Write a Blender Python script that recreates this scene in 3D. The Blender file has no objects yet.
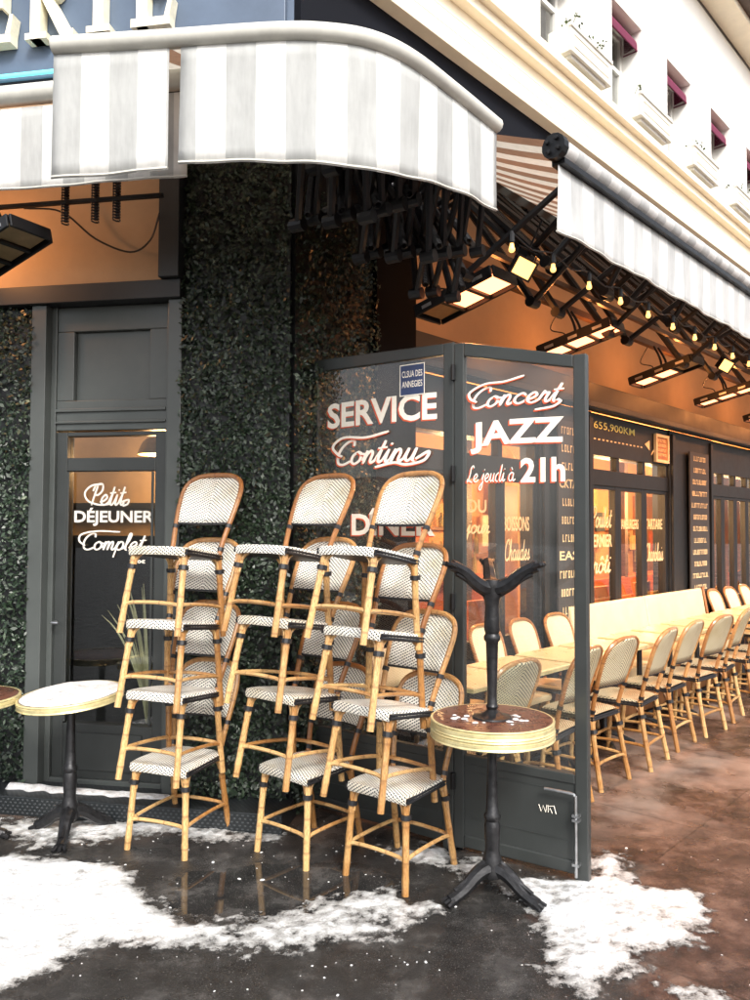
import bpy, math, random
from mathutils import Vector, Matrix, noise
R = math.radians
random.seed(7)
SC = bpy.context.scene
COL = SC.collection

# ------------------------------------------------------------------ frames
CORNER = Vector((-0.485, 4.45, 0.0))          # corner of the building (world metres)
ANG_R = math.atan2(.737, .676)                # terrace side: x runs along the wall, -y to the street
ANG_L = math.atan2(-.174, .985)               # door side
FR = Matrix.Translation(CORNER) @ Matrix.Rotation(ANG_R, 4, 'Z')
FL = Matrix.Translation(CORNER) @ Matrix.Rotation(ANG_L, 4, 'Z')

# ------------------------------------------------------------------ mesh helper
class MB:
    def __init__(s): s.v=[]; s.f=[]; s.uv=[]; s.m=[]; s.mi=0
    def add(s, vs, fs, uvs=None, M=None):
        b=len(s.v)
        for i,v in enumerate(vs):
            v=Vector(v)
            if M is not None: v=M@v
            s.v.append(v); s.uv.append(uvs[i] if uvs else (v.x,v.z))
        for f in fs:
            s.f.append([b+i for i in f]); s.m.append(s.mi)
        return s
    def box(s,x0,x1,y0,y1,z0,z1,M=None,uvs=None):
        if x0>x1: x0,x1=x1,x0
        if y0>y1: y0,y1=y1,y0
        if z0>z1: z0,z1=z1,z0
        vs=[(x0,y0,z0),(x1,y0,z0),(x1,y1,z0),(x0,y1,z0),(x0,y0,z1),(x1,y0,z1),(x1,y1,z1),(x0,y1,z1)]
        return s.add(vs,[(0,3,2,1),(4,5,6,7),(0,1,5,4),(1,2,6,5),(2,3,7,6),(3,0,4,7)],uvs,M)
    def tube(s,pts,r,n=8,cap=True,M=None,flat=None):
        pts=[Vector(p) for p in pts]; k=len(pts)
        rs=r if isinstance(r,(list,tuple)) else [r]*k
        tans=[]
        for i in range(k):
            a=pts[max(0,i-1)]; b=pts[min(k-1,i+1)]
            t=(b-a); tans.append(t.normalized() if t.length>1e-9 else Vector((0,0,1)))
        up=Vector((0,0,1)) if abs(tans[0].z)<.9 else Vector((1,0,0))
        u=(up-tans[0]*up.dot(tans[0])).normalized()
        vs=[];uv=[];L=0
        for i in range(k):
            if i: L+=(pts[i]-pts[i-1]).length
            t=tans[i]; u=(u-t*u.dot(t))
            u=u.normalized() if u.length>1e-6 else t.orthogonal().normalized()
            w=t.cross(u)
            for j in range(n):
                a=2*math.pi*j/n
                vs.append(pts[i]+(u*math.cos(a)+w*math.sin(a))*rs[i]); uv.append((j/n*.08,L))
        fs=[]
        for i in range(k-1):
            for j in range(n):
                fs.append((i*n+j,i*n+(j+1)%n,(i+1)*n+(j+1)%n,(i+1)*n+j))
        if cap:
            fs.append(tuple(reversed(range(n)))); fs.append(tuple((k-1)*n+j for j in range(n)))
        return s.add(vs,fs,uv,M)
    def lathe(s,prof,n=32,M=None,cap=True):
        vs=[];fs=[];k=len(prof)
        for (r,z) in prof:
            for j in range(n):
                a=2*math.pi*j/n; vs.append((max(r,1e-4)*math.cos(a),max(r,1e-4)*math.sin(a),z))
        for i in range(k-1):
            for j in range(n):
                fs.append((i*n+j,i*n+(j+1)%n,(i+1)*n+(j+1)%n,(i+1)*n+j))
        if cap: fs.append(tuple(reversed(range(n)))); fs.append(tuple((k-1)*n+j for j in range(n)))
        return s.add(vs,fs,None,M)
    def grid(s,fn,nu,nv,M=None,uvf=None):
        vs=[];uv=[]
        for i in range(nu+1):
            for j in range(nv+1):
                p=fn(i/nu,j/nv); vs.append(p)
                uv.append(uvf(i/nu,j/nv) if uvf else (p[0],p[2]))
        fs=[]
        for i in range(nu):
            for j in range(nv):
                a=i*(nv+1)+j; fs.append((a,a+nv+1,a+nv+2,a+1))
        return s.add(vs,fs,uv,M)
    def prism(s,poly,z0,z1,M=None):
        n=len(poly)
        vs=[(x,y,z0) for x,y in poly]+[(x,y,z1) for x,y in poly]
        fs=[tuple(reversed(range(n))),tuple(range(n,2*n))]
        for i in range(n):
            j=(i+1)%n; fs.append((i,j,n+j,n+i))
        return s.add(vs,fs,None,M)
    def rod(s,a,b,r,n=8,M=None): return s.tube([a,b],r,n,True,M)
    def build(s,name,mat,parent=None,smooth=False,bevel=0,M=None):
        me=bpy.data.meshes.new(name)
        me.from_pydata([tuple(v) for v in s.v],[],s.f)
        mats=mat if isinstance(mat,(list,tuple)) else [mat]
        for mm in mats: me.materials.append(mm)
        ul=me.uv_layers.new(name='UVMap')
        for lp in me.loops: ul.data[lp.index].uv=s.uv[lp.vertex_index]
        for p,mi in zip(me.polygons,s.m):
            p.material_index=mi
            p.use_smooth=smooth
        me.update()
        if smooth:
            try: me.set_sharp_from_angle(angle=R(40))
            except Exception: pass
        o=bpy.data.objects.new(name,me); COL.objects.link(o)
        if parent is not None: o.parent=parent
        if M is not None: o.matrix_basis=M
        if bevel:
            b=o.modifiers.new('bevel','BEVEL'); b.width=bevel; b.segments=2; b.limit_method='ANGLE'; b.angle_limit=R(50)
        return o

def tag(o,label=None,cat=None,group=None,kind=None):
    if label: o['label']=label
    if cat: o['category']=cat
    if group: o['group']=group
    if kind: o['kind']=kind
    return o
def thing(name,label,cat,loc=(0,0,0),rz=0,group=None,frame=None,rot=None):
    o=bpy.data.objects.new(name,None); COL.objects.link(o); o.empty_display_size=.1
    M=Matrix.Translation(Vector(loc))@(rot if rot is not None else Matrix.Rotation(rz,4,'Z'))
    if frame is not None: M=frame@M
    o.matrix_basis=M
    return tag(o,label,cat,group)
def copy_tree(o,parent=None):
    c=o.copy(); COL.objects.link(c)
    if parent is not None:
        c.parent=parent
    for ch in list(o.children): copy_tree(ch,c)
    return c
def cr(pts,n=6,closed=False):
    """Catmull-Rom"""
    P=[Vector(p) for p in pts]
    if len(P)<3: return P
    out=[]
    E=[P[0]*2-P[1]]+P+[P[-1]*2-P[-2]]
    for i in range(1,len(E)-2):
        a,b,c,d=E[i-1:i+3]
        for k in range(n):
            t=k/n
            out.append(.5*((2*b)+(c-a)*t+(2*a-5*b+4*c-d)*t*t+(3*b-3*c+d-a)*t**3))
    out.append(P[-1]); return out

# ------------------------------------------------------------------ materials
def new_mat(name):
    m=bpy.data.materials.new(name); m.use_nodes=True
    nt=m.node_tree; b=nt.nodes['Principled BSDF']
    return m,nt,b
def N(nt,t,**k):
    n=nt.nodes.new(t)
    for a,v in k.items(): setattr(n,a,v)
    return n
def math_(nt,op,a,b=None):
    n=nt.nodes.new('ShaderNodeMath'); n.operation=op
    for i,x in enumerate((a,b)):
        if x is None: continue
        if isinstance(x,(int,float)): n.inputs[i].default_value=x
        else: nt.links.new(x,n.inputs[i])
    return n.outputs[0]
def ramp(nt,fac,stops):
    r=nt.nodes.new('ShaderNodeValToRGB'); e=r.color_ramp.elements
    while len(e)<len(stops): e.new(.5)
    for i,(p,c) in enumerate(stops):
        e[i].position=p; e[i].color=(c[0],c[1],c[2],1) if not isinstance(c,(int,float)) else (c,c,c,1)
    nt.links.new(fac,r.inputs[0]); return r.outputs[0]
def noisetex(nt,scale,detail=4,rough=.6,coord='Object',vec=None,stretch=None):
    n=nt.nodes.new('ShaderNodeTexNoise'); n.inputs['Scale'].default_value=scale
    n.inputs['Detail'].default_value=detail; n.inputs['Roughness'].default_value=rough
    if vec is None:
        tc=nt.nodes.new('ShaderNodeTexCoord'); vec=tc.outputs[coord]
    if stretch:
        mp=nt.nodes.new('ShaderNodeMapping'); mp.inputs['Scale'].default_value=stretch
        nt.links.new(vec,mp.inputs[0]); vec=mp.outputs[0]
    nt.links.new(vec,n.inputs['Vector']); return n.outputs['Fac']
def bump(nt,b,h,s=.3,d=.01):
    n=nt.nodes.new('ShaderNodeBump'); n.inputs['Strength'].default_value=s; n.inputs['Distance'].default_value=d
    nt.links.new(h,n.inputs['Height']); nt.links.new(n.outputs[0],b.inputs['Normal'])
def simple(name,c,rough=.5,metal=0,var=.15,scale=12,bmp=0,stretch=None,spec=None,coord='Object'):
    m,nt,b=new_mat(name)
    f=noisetex(nt,scale,5,.65,stretch=stretch,coord=coord)
    lo=[x*(1-var) for x in c]; hi=[min(1,x*(1+var)) for x in c]
    nt.links.new(ramp(nt,f,[(.3,lo),(.7,hi)]),b.inputs['Base Color'])
    b.inputs['Roughness'].default_value=rough; b.inputs['Metallic'].default_value=metal
    nt.links.new(math_(nt,'ADD',math_(nt,'MULTIPLY',f,.25),rough-.125),b.inputs['Roughness'])
    if spec is not None: b.inputs['Specular IOR Level'].default_value=spec
    if bmp: bump(nt,b,f,bmp,.01)
    return m
def emis(name,c,s):
    m,nt,b=new_mat(name); b.inputs['Base Color'].default_value=(*c,1)
    b.inputs['Emission Color'].default_value=(*c,1); b.inputs['Emission Strength'].default_value=s
    return m
MT={}
def cane_mat(name,lo,hi,dark):
    m,nt,b=new_mat(name)
    uv=N(nt,'ShaderNodeUVMap').outputs[0]
    f=noisetex(nt,9,4,.6)
    c=ramp(nt,math_(nt,'ADD',f,math_(nt,'MULTIPLY',math_(nt,'SUBTRACT',N(nt,'ShaderNodeObjectInfo').outputs['Random'],.5),.45)),[(.3,lo),(.68,hi)])
    # darker scorched nodes along the pole
    sep=N(nt,'ShaderNodeSeparateXYZ'); nt.links.new(uv,sep.inputs[0])
    oi=N(nt,'ShaderNodeObjectInfo').outputs['Random']
    w=math_(nt,'FRACT',math_(nt,'ADD',math_(nt,'MULTIPLY',sep.outputs[1],6.5),math_(nt,'MULTIPLY',oi,.8)))
    band=ramp(nt,w,[(0,1),(.05,1),(.09,0),(.93,0)])
    st=noisetex(nt,14,3,.6,vec=uv,stretch=(30,3,1))
    sc=math_(nt,'MULTIPLY',ramp(nt,st,[(.42,0),(.70,1)]),.75)
    mx=N(nt,'ShaderNodeMix',data_type='RGBA'); nt.links.new(math_(nt,'MAXIMUM',math_(nt,'MULTIPLY',band,.55),sc),mx.inputs[0])
    nt.links.new(c,mx.inputs[6]); mx.inputs[7].default_value=(*dark,1)
    nt.links.new(mx.outputs[2],b.inputs['Base Color'])
    b.inputs['Roughness'].default_value=.32; b.inputs['Coat Weight'].default_value=.3
    bump(nt,b,st,.2,.002)
    return m
MT['cane_dark']=cane_mat('brown_cane',(.34,.14,.04),(.55,.30,.11),(.10,.03,.01))
MT['cane']=cane_mat('cane',(.40,.19,.055),(.73,.47,.20),(.12,.038,.012))
def weave_mat(name,base,dot,pitch=.0165):
    m,nt,b=new_mat(name)
    uv=N(nt,'ShaderNodeUVMap').outputs[0]
    sep=N(nt,'ShaderNodeSeparateXYZ'); nt.links.new(uv,sep.inputs[0])
    u=math_(nt,'ABSOLUTE',sep.outputs[0]); v=sep.outputs[1]
    p=math_(nt,'DIVIDE',math_(nt,'ADD',math_(nt,'MULTIPLY',u,.62),v),pitch)
    q=math_(nt,'DIVIDE',math_(nt,'SUBTRACT',u,math_(nt,'MULTIPLY',v,.62)),pitch*.95)
    fp=math_(nt,'FRACT',p); row=math_(nt,'FLOOR',p)
    fq=math_(nt,'FRACT',math_(nt,'ADD',q,math_(nt,'MULTIPLY',row,.5)))
    a=math_(nt,'ABSOLUTE',math_(nt,'SUBTRACT',fp,.5)); c=math_(nt,'ABSOLUTE',math_(nt,'SUBTRACT',fq,.5))
    d=math_(nt,'MULTIPLY',math_(nt,'LESS_THAN',a,.21),math_(nt,'LESS_THAN',c,.36))
    f=math_(nt,'ADD',noisetex(nt,7,5,.7),math_(nt,'MULTIPLY',math_(nt,'SUBTRACT',N(nt,'ShaderNodeObjectInfo').outputs['Random'],.5),.2))
    bc=ramp(nt,f,[(.25,[base[0]*.72,base[1]*.66,base[2]*.52]),(.55,base)])
    mx=N(nt,'ShaderNodeMix',data_type='RGBA'); nt.links.new(d,mx.inputs[0]); nt.links.new(bc,mx.inputs[6]); mx.inputs[7].default_value=(*dot,1)
    nt.links.new(mx.outputs[2],b.inputs['Base Color']); b.inputs['Roughness'].default_value=.38
    h=math_(nt,'ADD',math_(nt,'PINGPONG',fp,.5),math_(nt,'PINGPONG',fq,.5))
    bump(nt,b,h,.55,.003)
    return m
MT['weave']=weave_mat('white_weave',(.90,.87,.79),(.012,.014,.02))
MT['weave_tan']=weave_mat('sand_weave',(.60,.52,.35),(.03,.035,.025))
MT['binding']=simple('black_binding',(.012,.012,.014),.4)
MT['grey']=simple('grey_green_paint',(.036,.040,.039),.38,var=.12,scale=5)
MT['grey_l']=simple('light_grey_paint',(.070,.078,.075),.35,var=.1,scale=5)
MT['dark']=simple('dark_paint',(.012,.013,.014),.45,scale=6)
MT['pier_shade_black']=simple('pier_shade_black',(.005,.005,.006),.9,spec=.1)  # pier's shade put into the colour, blacker than the dark paint
MT['black_metal']=simple('black_metal',(.005,.005,.006),.42,metal=.2)
MT['iron']=simple('cast_iron',(.03,.03,.032),.33,metal=.6,var=.4,scale=30,bmp=.4)
MT['steel']=simple('bare_steel',(.42,.43,.44),.35,metal=.9,scale=30)
MT['brass']=simple('brass_rim',(.74,.64,.34),.32,metal=.45,var=.2,scale=20)
MT['cream']=simple('cream_vinyl',(.74,.60,.36),.45,var=.10,scale=6,bmp=.05)
MT['tabletop']=simple('sand_tabletop',(.70,.52,.28),.3,var=.1,scale=8)
MT['brown_top']=simple('brown_tabletop',(.11,.045,.030),.28,var=.5,scale=14,bmp=.2)
MT['plaster']=simple('tan_plaster',(.42,.30,.19),.8,var=.08,scale=4,bmp=.05)
MT['planter']=simple('grey_white_planter',(.60,.59,.55),.7,var=.1,scale=6)
MT['white_wall']=simple('white_render',(.88,.87,.83),.8,var=.05,scale=3,bmp=.08)
MT['beige']=simple('cream_stone',(.90,.81,.64),.75,var=.05,scale=6,bmp=.1)
MT['navy']=simple('navy_panel',(.085,.12,.18),.45,var=.15,scale=3)
MT['navy_dark']=simple('dark_navy_panel',(.006,.007,.011),.8,var=.15,scale=3,spec=.15)
MT['cyan']=emis('cyan_neon',(.12,.62,.66),.9)
MT['letter']=simple('cream_letter',(.88,.84,.66),.4,var=.12,scale=25)
MT['letter_side']=simple('letter_side',(.34,.28,.2),.5)
MT['paint']=simple('white_lettering',(.92,.86,.76),.6,var=.06,scale=60)
MT['paint_gold']=simple('gold_lettering',(.86,.66,.36),.6,var=.12,scale=60)
MT['paint_red']=simple('red_shade_lettering',(.62,.09,.03),.6,var=.1)
MT['bar_wrap']=simple('awning_bar_cloth',(.55,.54,.49),.75,var=.08,scale=14)
MT['maroon']=simple('maroon_cloth',(.15,.018,.055),.8,var=.15)
MT['wood']=simple('warm_wood',(.30,.13,.05),.4,var=.35,scale=6,stretch=(1,1,.1))
MT['room_tan']=simple('tan_room_wall',(.50,.36,.22),.7,var=.2,scale=2)
MT['room']=simple('warm_room_wall',(.66,.34,.13),.7,var=.2,scale=2)
MT['room_dark']=simple('dark_room_wall',(.12,.06,.03),.6,var=.3,scale=2)
MT['brick_red']=simple('red_leather',(.42,.10,.035),.45,var=.2,scale=5)
MT['sticker']=simple('blue_sticker',(.03,.05,.13),.4)
MT['shutter_dark']=simple('pale_curtain',(.42,.42,.40),.8,var=.3,stretch=(30,1,1))
MT['zinc']=simple('zinc_roof',(.16,.16,.17),.5)
MT['plant']=simple('plant_leaf',(.06,.09,.025),.6,var=.5,scale=20)
MT['soil']=simple('eave_wood',(.10,.07,.055),.7)
MT['heat']=emis('heater_glow',(1.0,.30,.12),2.6)
MT['heat_dim']=simple('heater_mesh',(.45,.32,.18),.35,metal=.7)
MT['bulb']=emis('bulb_glow',(1.0,.52,.14),1.1)
MT['flood']=emis('flood_glow',(1.0,.42,.10),2.1)
MT['lampglow']=emis('pendant_glow',(1.0,.58,.22),9)
MT['chalk']=simple('chalkboard',(.045,.042,.04),.5,var=.2,scale=4)
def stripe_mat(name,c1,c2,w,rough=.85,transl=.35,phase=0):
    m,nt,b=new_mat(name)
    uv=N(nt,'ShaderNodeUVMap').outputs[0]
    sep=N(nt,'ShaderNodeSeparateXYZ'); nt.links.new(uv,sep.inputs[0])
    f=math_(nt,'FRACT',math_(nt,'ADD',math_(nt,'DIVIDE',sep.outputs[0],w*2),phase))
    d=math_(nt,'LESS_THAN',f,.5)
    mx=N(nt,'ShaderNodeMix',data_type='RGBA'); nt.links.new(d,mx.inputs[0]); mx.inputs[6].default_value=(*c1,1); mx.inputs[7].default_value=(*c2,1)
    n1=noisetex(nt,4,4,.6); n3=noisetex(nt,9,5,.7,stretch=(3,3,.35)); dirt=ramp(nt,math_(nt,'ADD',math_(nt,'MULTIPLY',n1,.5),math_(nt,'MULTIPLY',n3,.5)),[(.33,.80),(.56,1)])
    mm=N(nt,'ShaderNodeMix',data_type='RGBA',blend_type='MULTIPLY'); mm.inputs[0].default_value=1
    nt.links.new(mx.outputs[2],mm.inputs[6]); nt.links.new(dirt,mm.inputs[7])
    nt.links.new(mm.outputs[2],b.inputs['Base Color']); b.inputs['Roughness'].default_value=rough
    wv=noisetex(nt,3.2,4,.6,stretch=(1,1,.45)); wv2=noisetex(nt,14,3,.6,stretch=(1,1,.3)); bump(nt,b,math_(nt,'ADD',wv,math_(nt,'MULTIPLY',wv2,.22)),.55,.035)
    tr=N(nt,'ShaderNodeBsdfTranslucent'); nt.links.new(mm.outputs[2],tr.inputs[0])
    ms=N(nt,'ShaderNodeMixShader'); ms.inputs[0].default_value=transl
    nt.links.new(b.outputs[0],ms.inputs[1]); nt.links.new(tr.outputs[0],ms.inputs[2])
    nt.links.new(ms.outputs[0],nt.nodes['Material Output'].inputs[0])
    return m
MT['stripe']=stripe_mat('grey_white_stripe_cloth',(.88,.88,.86),(.60,.61,.60),.117)
MT['stripe_r']=stripe_mat('awning_stripe_cloth',(.88,.88,.87),(.66,.67,.67),.12,phase=.5)
MT['stripe_warm_lit']=stripe_mat('warm_lit_canopy_cloth',(.84,.78,.68),(.34,.20,.13),.12,transl=.28)  # heater light painted in: grey and white stripes coloured brown and cream
def glass_mat(name,tint=(1,1,1),refl=1.0):
    m,nt,b=new_mat(name)
    tr=N(nt,'ShaderNodeBsdfTransparent'); tr.inputs[0].default_value=(*tint,1)
    gl=N(nt,'ShaderNodeBsdfGlossy'); gl.inputs['Roughness'].default_value=.02
    fr=N(nt,'ShaderNodeFresnel'); fr.inputs[0].default_value=1.5
    ge=N(nt,'ShaderNodeNewGeometry')
    f=math_(nt,'MULTIPLY',math_(nt,'MINIMUM',math_(nt,'MULTIPLY',fr.outputs[0],refl),1),math_(nt,'SUBTRACT',1,ge.outputs['Backfacing']))
    ms=N(nt,'ShaderNodeMixShader'); nt.links.new(f,ms.inputs[0]); nt.links.new(tr.outputs[0],ms.inputs[1]); nt.links.new(gl.outputs[0],ms.inputs[2])
    nt.links.new(ms.outputs[0],nt.nodes['Material Output'].inputs[0]); nt.nodes.remove(b)
    return m
MT['glass']=glass_mat('window_glass',(.90,.91,.90),2.0)
MT['glass_clear']=glass_mat('clear_screen_glass',(.93,.95,.94),2.3)
def dusty(m,amt):
    nt=m.node_tree; out=nt.nodes['Material Output']; src=out.inputs[0].links[0].from_socket
    df=N(nt,'ShaderNodeBsdfDiffuse'); df.inputs[0].default_value=(.55,.56,.55,1)
    f=noisetex(nt,2.5,5,.7,stretch=(1,1,.6)); k=ramp(nt,f,[(.35,amt*.5),(.7,amt*1.7)])
    ms=N(nt,'ShaderNodeMixShader'); nt.links.new(k,ms.inputs[0]); nt.links.new(src,ms.inputs[1]); nt.links.new(df.outputs[0],ms.inputs[2]); nt.links.new(ms.outputs[0],out.inputs[0])
dusty(MT['glass_clear'],.028)
def leaf_mat():
    m,nt,b=new_mat('boxwood_leaf')
    uv=N(nt,'ShaderNodeUVMap').outputs[0]
    n1=noisetex(nt,3,3,.6); n2=N(nt,'ShaderNodeTexWhiteNoise',noise_dimensions='2D'); nt.links.new(uv,n2.inputs['Vector'])
    vv=math_(nt,'MULTIPLY',n2.outputs['Value'],ramp(nt,noisetex(nt,5,3,.6),[(.35,.80),(.6,1)]))
    c=ramp(nt,vv,[(0,(.005,.011,.006)),(.55,(.014,.030,.014)),(.84,(.035,.060,.032)),(1,(.20,.25,.18))])
    nt.links.new(c,b.inputs['Base Color']); b.inputs['Roughness'].default_value=.38
    return m
MT['leaf']=leaf_mat()
def checker_plate():
    m,nt,b=new_mat('dotted_steel_plate')
    tc=N(nt,'ShaderNodeTexCoord'); sep=N(nt,'ShaderNodeSeparateXYZ'); nt.links.new(tc.outputs['Object'],sep.inputs[0])
    k=.03
    X=math_(nt,'DIVIDE',sep.outputs[0],k); Z=math_(nt,'DIVIDE',math_(nt,'SUBTRACT',sep.outputs[2],sep.outputs[1]),k*.6)
    a=math_(nt,'SUBTRACT',math_(nt,'FRACT',math_(nt,'ADD',X,math_(nt,'MULTIPLY',math_(nt,'FLOOR',Z),.5))),.5); c=math_(nt,'SUBTRACT',math_(nt,'FRACT',Z),.5)
    d=math_(nt,'ADD',math_(nt,'MULTIPLY',a,a),math_(nt,'MULTIPLY',c,c)); dot=math_(nt,'LESS_THAN',d,.06)
    mx=N(nt,'ShaderNodeMix',data_type='RGBA'); nt.links.new(dot,mx.inputs[0]); mx.inputs[6].default_value=(.014,.017,.019,1); mx.inputs[7].default_value=(.05,.055,.06,1)
    nt.links.new(mx.outputs[2],b.inputs['Base Color']); b.inputs['Roughness'].default_value=.4; bump(nt,b,dot,.5,.004)
    return m
MT['plate']=checker_plate()
def snow_mat(sheet=False):
    m,nt,b=new_mat('snow_sheet' if sheet else 'snow')
    f=noisetex(nt,18,6,.7); g=noisetex(nt,110,4,.7); lo_=noisetex(nt,5,5,.65)
    if sheet:   # UV x carries how deep the snow lies (thin snow is wet and dark and lets the ground through)
        uv=N(nt,'ShaderNodeUVMap').outputs[0]; sep=N(nt,'ShaderNodeSeparateXYZ'); nt.links.new(uv,sep.inputs[0]); d=math_(nt,'ADD',sep.outputs[0],math_(nt,'MULTIPLY',math_(nt,'SUBTRACT',lo_,.5),.7))
        h=math_(nt,'ADD',math_(nt,'MULTIPLY',d,1.0),math_(nt,'ADD',math_(nt,'MULTIPLY',math_(nt,'SUBTRACT',f,.5),1.7),math_(nt,'MULTIPLY',math_(nt,'SUBTRACT',g,.5),.9)))
        c=ramp(nt,h,[(.08,(.09,.087,.083)),(.34,(.28,.275,.265)),(.62,(.48,.48,.47)),(1,(.76,.77,.78))])
        al=ramp(nt,h,[(-.0,0),(.16,.5),(.38,1)])
    else:
        c=ramp(nt,f,[(.3,(.55,.55,.54)),(.6,(.84,.85,.86))])
    nt.links.new(c,b.inputs['Base Color']); b.inputs['Roughness'].default_value=.45
    bump(nt,b,math_(nt,'ADD',math_(nt,'MULTIPLY',g,.7),math_(nt,'ADD',math_(nt,'MULTIPLY',f,2.5),math_(nt,'MULTIPLY',lo_,5))),.8,.010)
    b.inputs['Subsurface Weight'].default_value=.15; b.inputs['Subsurface Radius'].default_value=(.02,.025,.03); b.inputs['Subsurface Scale'].default_value=.5
    if sheet: nt.links.new(al,b.inputs['Alpha'])
    return m
MT['snow_sheet']=snow_mat(True)
MT['snow']=snow_mat()
def ground_mat():
    m,nt,b=new_mat('wet_pavement')
    tc=N(nt,'ShaderNodeTexCoord'); ob=tc.outputs['Object']
    sep=N(nt,'ShaderNodeSeparateXYZ'); nt.links.new(ob,sep.inputs[0])
    big=noisetex(nt,1.3,5,.6,vec=ob); med=noisetex(nt,5,6,.7,vec=ob); fine=noisetex(nt,130,4,.85,vec=ob)
    # brown on the terrace side (+x) paints in the warm reflection, grey elsewhere
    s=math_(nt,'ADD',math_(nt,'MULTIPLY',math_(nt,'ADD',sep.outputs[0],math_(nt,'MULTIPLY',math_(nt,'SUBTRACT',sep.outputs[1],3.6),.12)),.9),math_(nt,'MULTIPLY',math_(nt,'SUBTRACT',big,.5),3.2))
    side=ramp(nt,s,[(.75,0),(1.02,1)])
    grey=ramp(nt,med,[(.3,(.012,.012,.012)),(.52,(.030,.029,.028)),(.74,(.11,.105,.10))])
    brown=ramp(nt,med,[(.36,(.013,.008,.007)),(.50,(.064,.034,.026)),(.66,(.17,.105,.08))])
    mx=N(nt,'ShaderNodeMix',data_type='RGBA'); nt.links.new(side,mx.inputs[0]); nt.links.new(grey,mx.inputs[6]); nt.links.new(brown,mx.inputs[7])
    # paler drying patches further along the terrace
    dry=math_(nt,'MULTIPLY',ramp(nt,noisetex(nt,1.1,5,.62,vec=ob,stretch=(1,.8,1)),[(.47,0),(.60,1)]),ramp(nt,math_(nt,'MULTIPLY',sep.outputs[1],.1),[(.40,0),(.46,1)]))
    mx2=N(nt,'ShaderNodeMix',data_type='RGBA'); nt.links.new(math_(nt,'MULTIPLY',dry,.85),mx2.inputs[0]); nt.links.new(mx.outputs[2],mx2.inputs[6]); mx2.inputs[7].default_value=(.30,.215,.17,1)
    # slab joints on the terrace side
    fx=math_(nt,'ADD',math_(nt,'MULTIPLY',sep.outputs[0],.676),math_(nt,'MULTIPLY',sep.outputs[1],.737)); fy=math_(nt,'SUBTRACT',math_(nt,'MULTIPLY',sep.outputs[0],.737),math_(nt,'MULTIPLY',sep.outputs[1],.676))
    wob=math_(nt,'MULTIPLY',med,.02)
    j1=math_(nt,'LESS_THAN',math_(nt,'FRACT',math_(nt,'DIVIDE',math_(nt,'ADD',fx,wob),1.45)),.007); j2=math_(nt,'LESS_THAN',math_(nt,'FRACT',math_(nt,'DIVIDE',math_(nt,'ADD',math_(nt,'ADD',fy,.35),wob),1.25)),.008)
    jj=math_(nt,'MULTIPLY',math_(nt,'MAXIMUM',j1,j2),side)
    sp=math_(nt,'MULTIPLY',math_(nt,'ADD',math_(nt,'MULTIPLY',fine,1.5),.25),math_(nt,'SUBTRACT',1,math_(nt,'MULTIPLY',jj,.45)))
    mm=N(nt,'ShaderNodeMix',data_type='RGBA',blend_type='MULTIPLY'); mm.inputs[0].default_value=1
    nt.links.new(mx2.outputs[2],mm.inputs[6]); nt.links.new(sp,mm.inputs[7])
    spk=ramp(nt,noisetex(nt,150,2,.5,vec=ob),[(.62,0),(.70,1)]); mg=N(nt,'ShaderNodeMix',data_type='RGBA'); nt.links.new(math_(nt,'MULTIPLY',spk,.55),mg.inputs[0]); nt.links.new(mm.outputs[2],mg.inputs[6]); mg.inputs[7].default_value=(.20,.185,.17,1)
    nt.links.new(mg.outputs[2],b.inputs['Base Color'])
    wet=noisetex(nt,2.4,4,.6,vec=ob)
    # puddle in front of the stacked chairs
    dx=math_(nt,'DIVIDE',math_(nt,'SUBTRACT',sep.outputs[0],-.42),.62); dy=math_(nt,'DIVIDE',math_(nt,'SUBTRACT',sep.outputs[1],3.55),.30)
    dd=math_(nt,'ADD',math_(nt,'ADD',math_(nt,'MULTIPLY',dx,dx),math_(nt,'MULTIPLY',dy,dy)),math_(nt,'MULTIPLY',math_(nt,'SUBTRACT',med,.5),1.6))
    pud=ramp(nt,dd,[(.75,1),(1.0,0)])
    ro=ramp(nt,wet,[(.35,.10),(.55,.30),(.7,.52)])
    ro=math_(nt,'ADD',math_(nt,'MULTIPLY',ro,math_(nt,'SUBTRACT',1,pud)),math_(nt,'MULTIPLY',pud,.03))
    ro=math_(nt,'ADD',ro,math_(nt,'MULTIPLY',dry,.25))
    nt.links.new(ro,b.inputs['Roughness'])
    bs=math_(nt,'MULTIPLY',math_(nt,'ADD',fine,math_(nt,'MULTIPLY',med,2)),math_(nt,'SUBTRACT',1,pud))
    bump(nt,b,bs,.55,.008)
    return m
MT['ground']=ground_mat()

# ------------------------------------------------------------------ writing
def text_mb(s,x0,x1,z0,z1,y,bold=.012,depth=.0006,arc=0):
    cu=bpy.data.curves.new('t','FONT'); cu.body=s; cu.size=1; cu.offset=bold; cu.extrude=0; cu.resolution_u=3
    o=bpy.data.objects.new('t',cu); COL.objects.link(o)
    dg=bpy.context.evaluated_depsgraph_get(); dg.update()
    me=bpy.data.meshes.new_from_object(o.evaluated_get(dg))
    vs=[v.co.copy() for v in me.vertices]; fs=[tuple(p.vertices) for p in me.polygons]
    bpy.data.objects.remove(o); bpy.data.curves.remove(cu); bpy.data.meshes.remove(me)
    ax=min(v.x for v in vs); bx=max(v.x for v in vs); ay=min(v.y for v in vs); by=max(v.y for v in vs)
    out=[]
    for v in vs:
        u=(v.x-ax)/(bx-ax); w=(v.y-ay)/(by-ay)
        out.append((x0+u*(x1-x0), y, z0+w*(z1-z0)+arc*math.sin(math.pi*u)))
    mb=MB(); mb.add(out,fs); return mb
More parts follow.
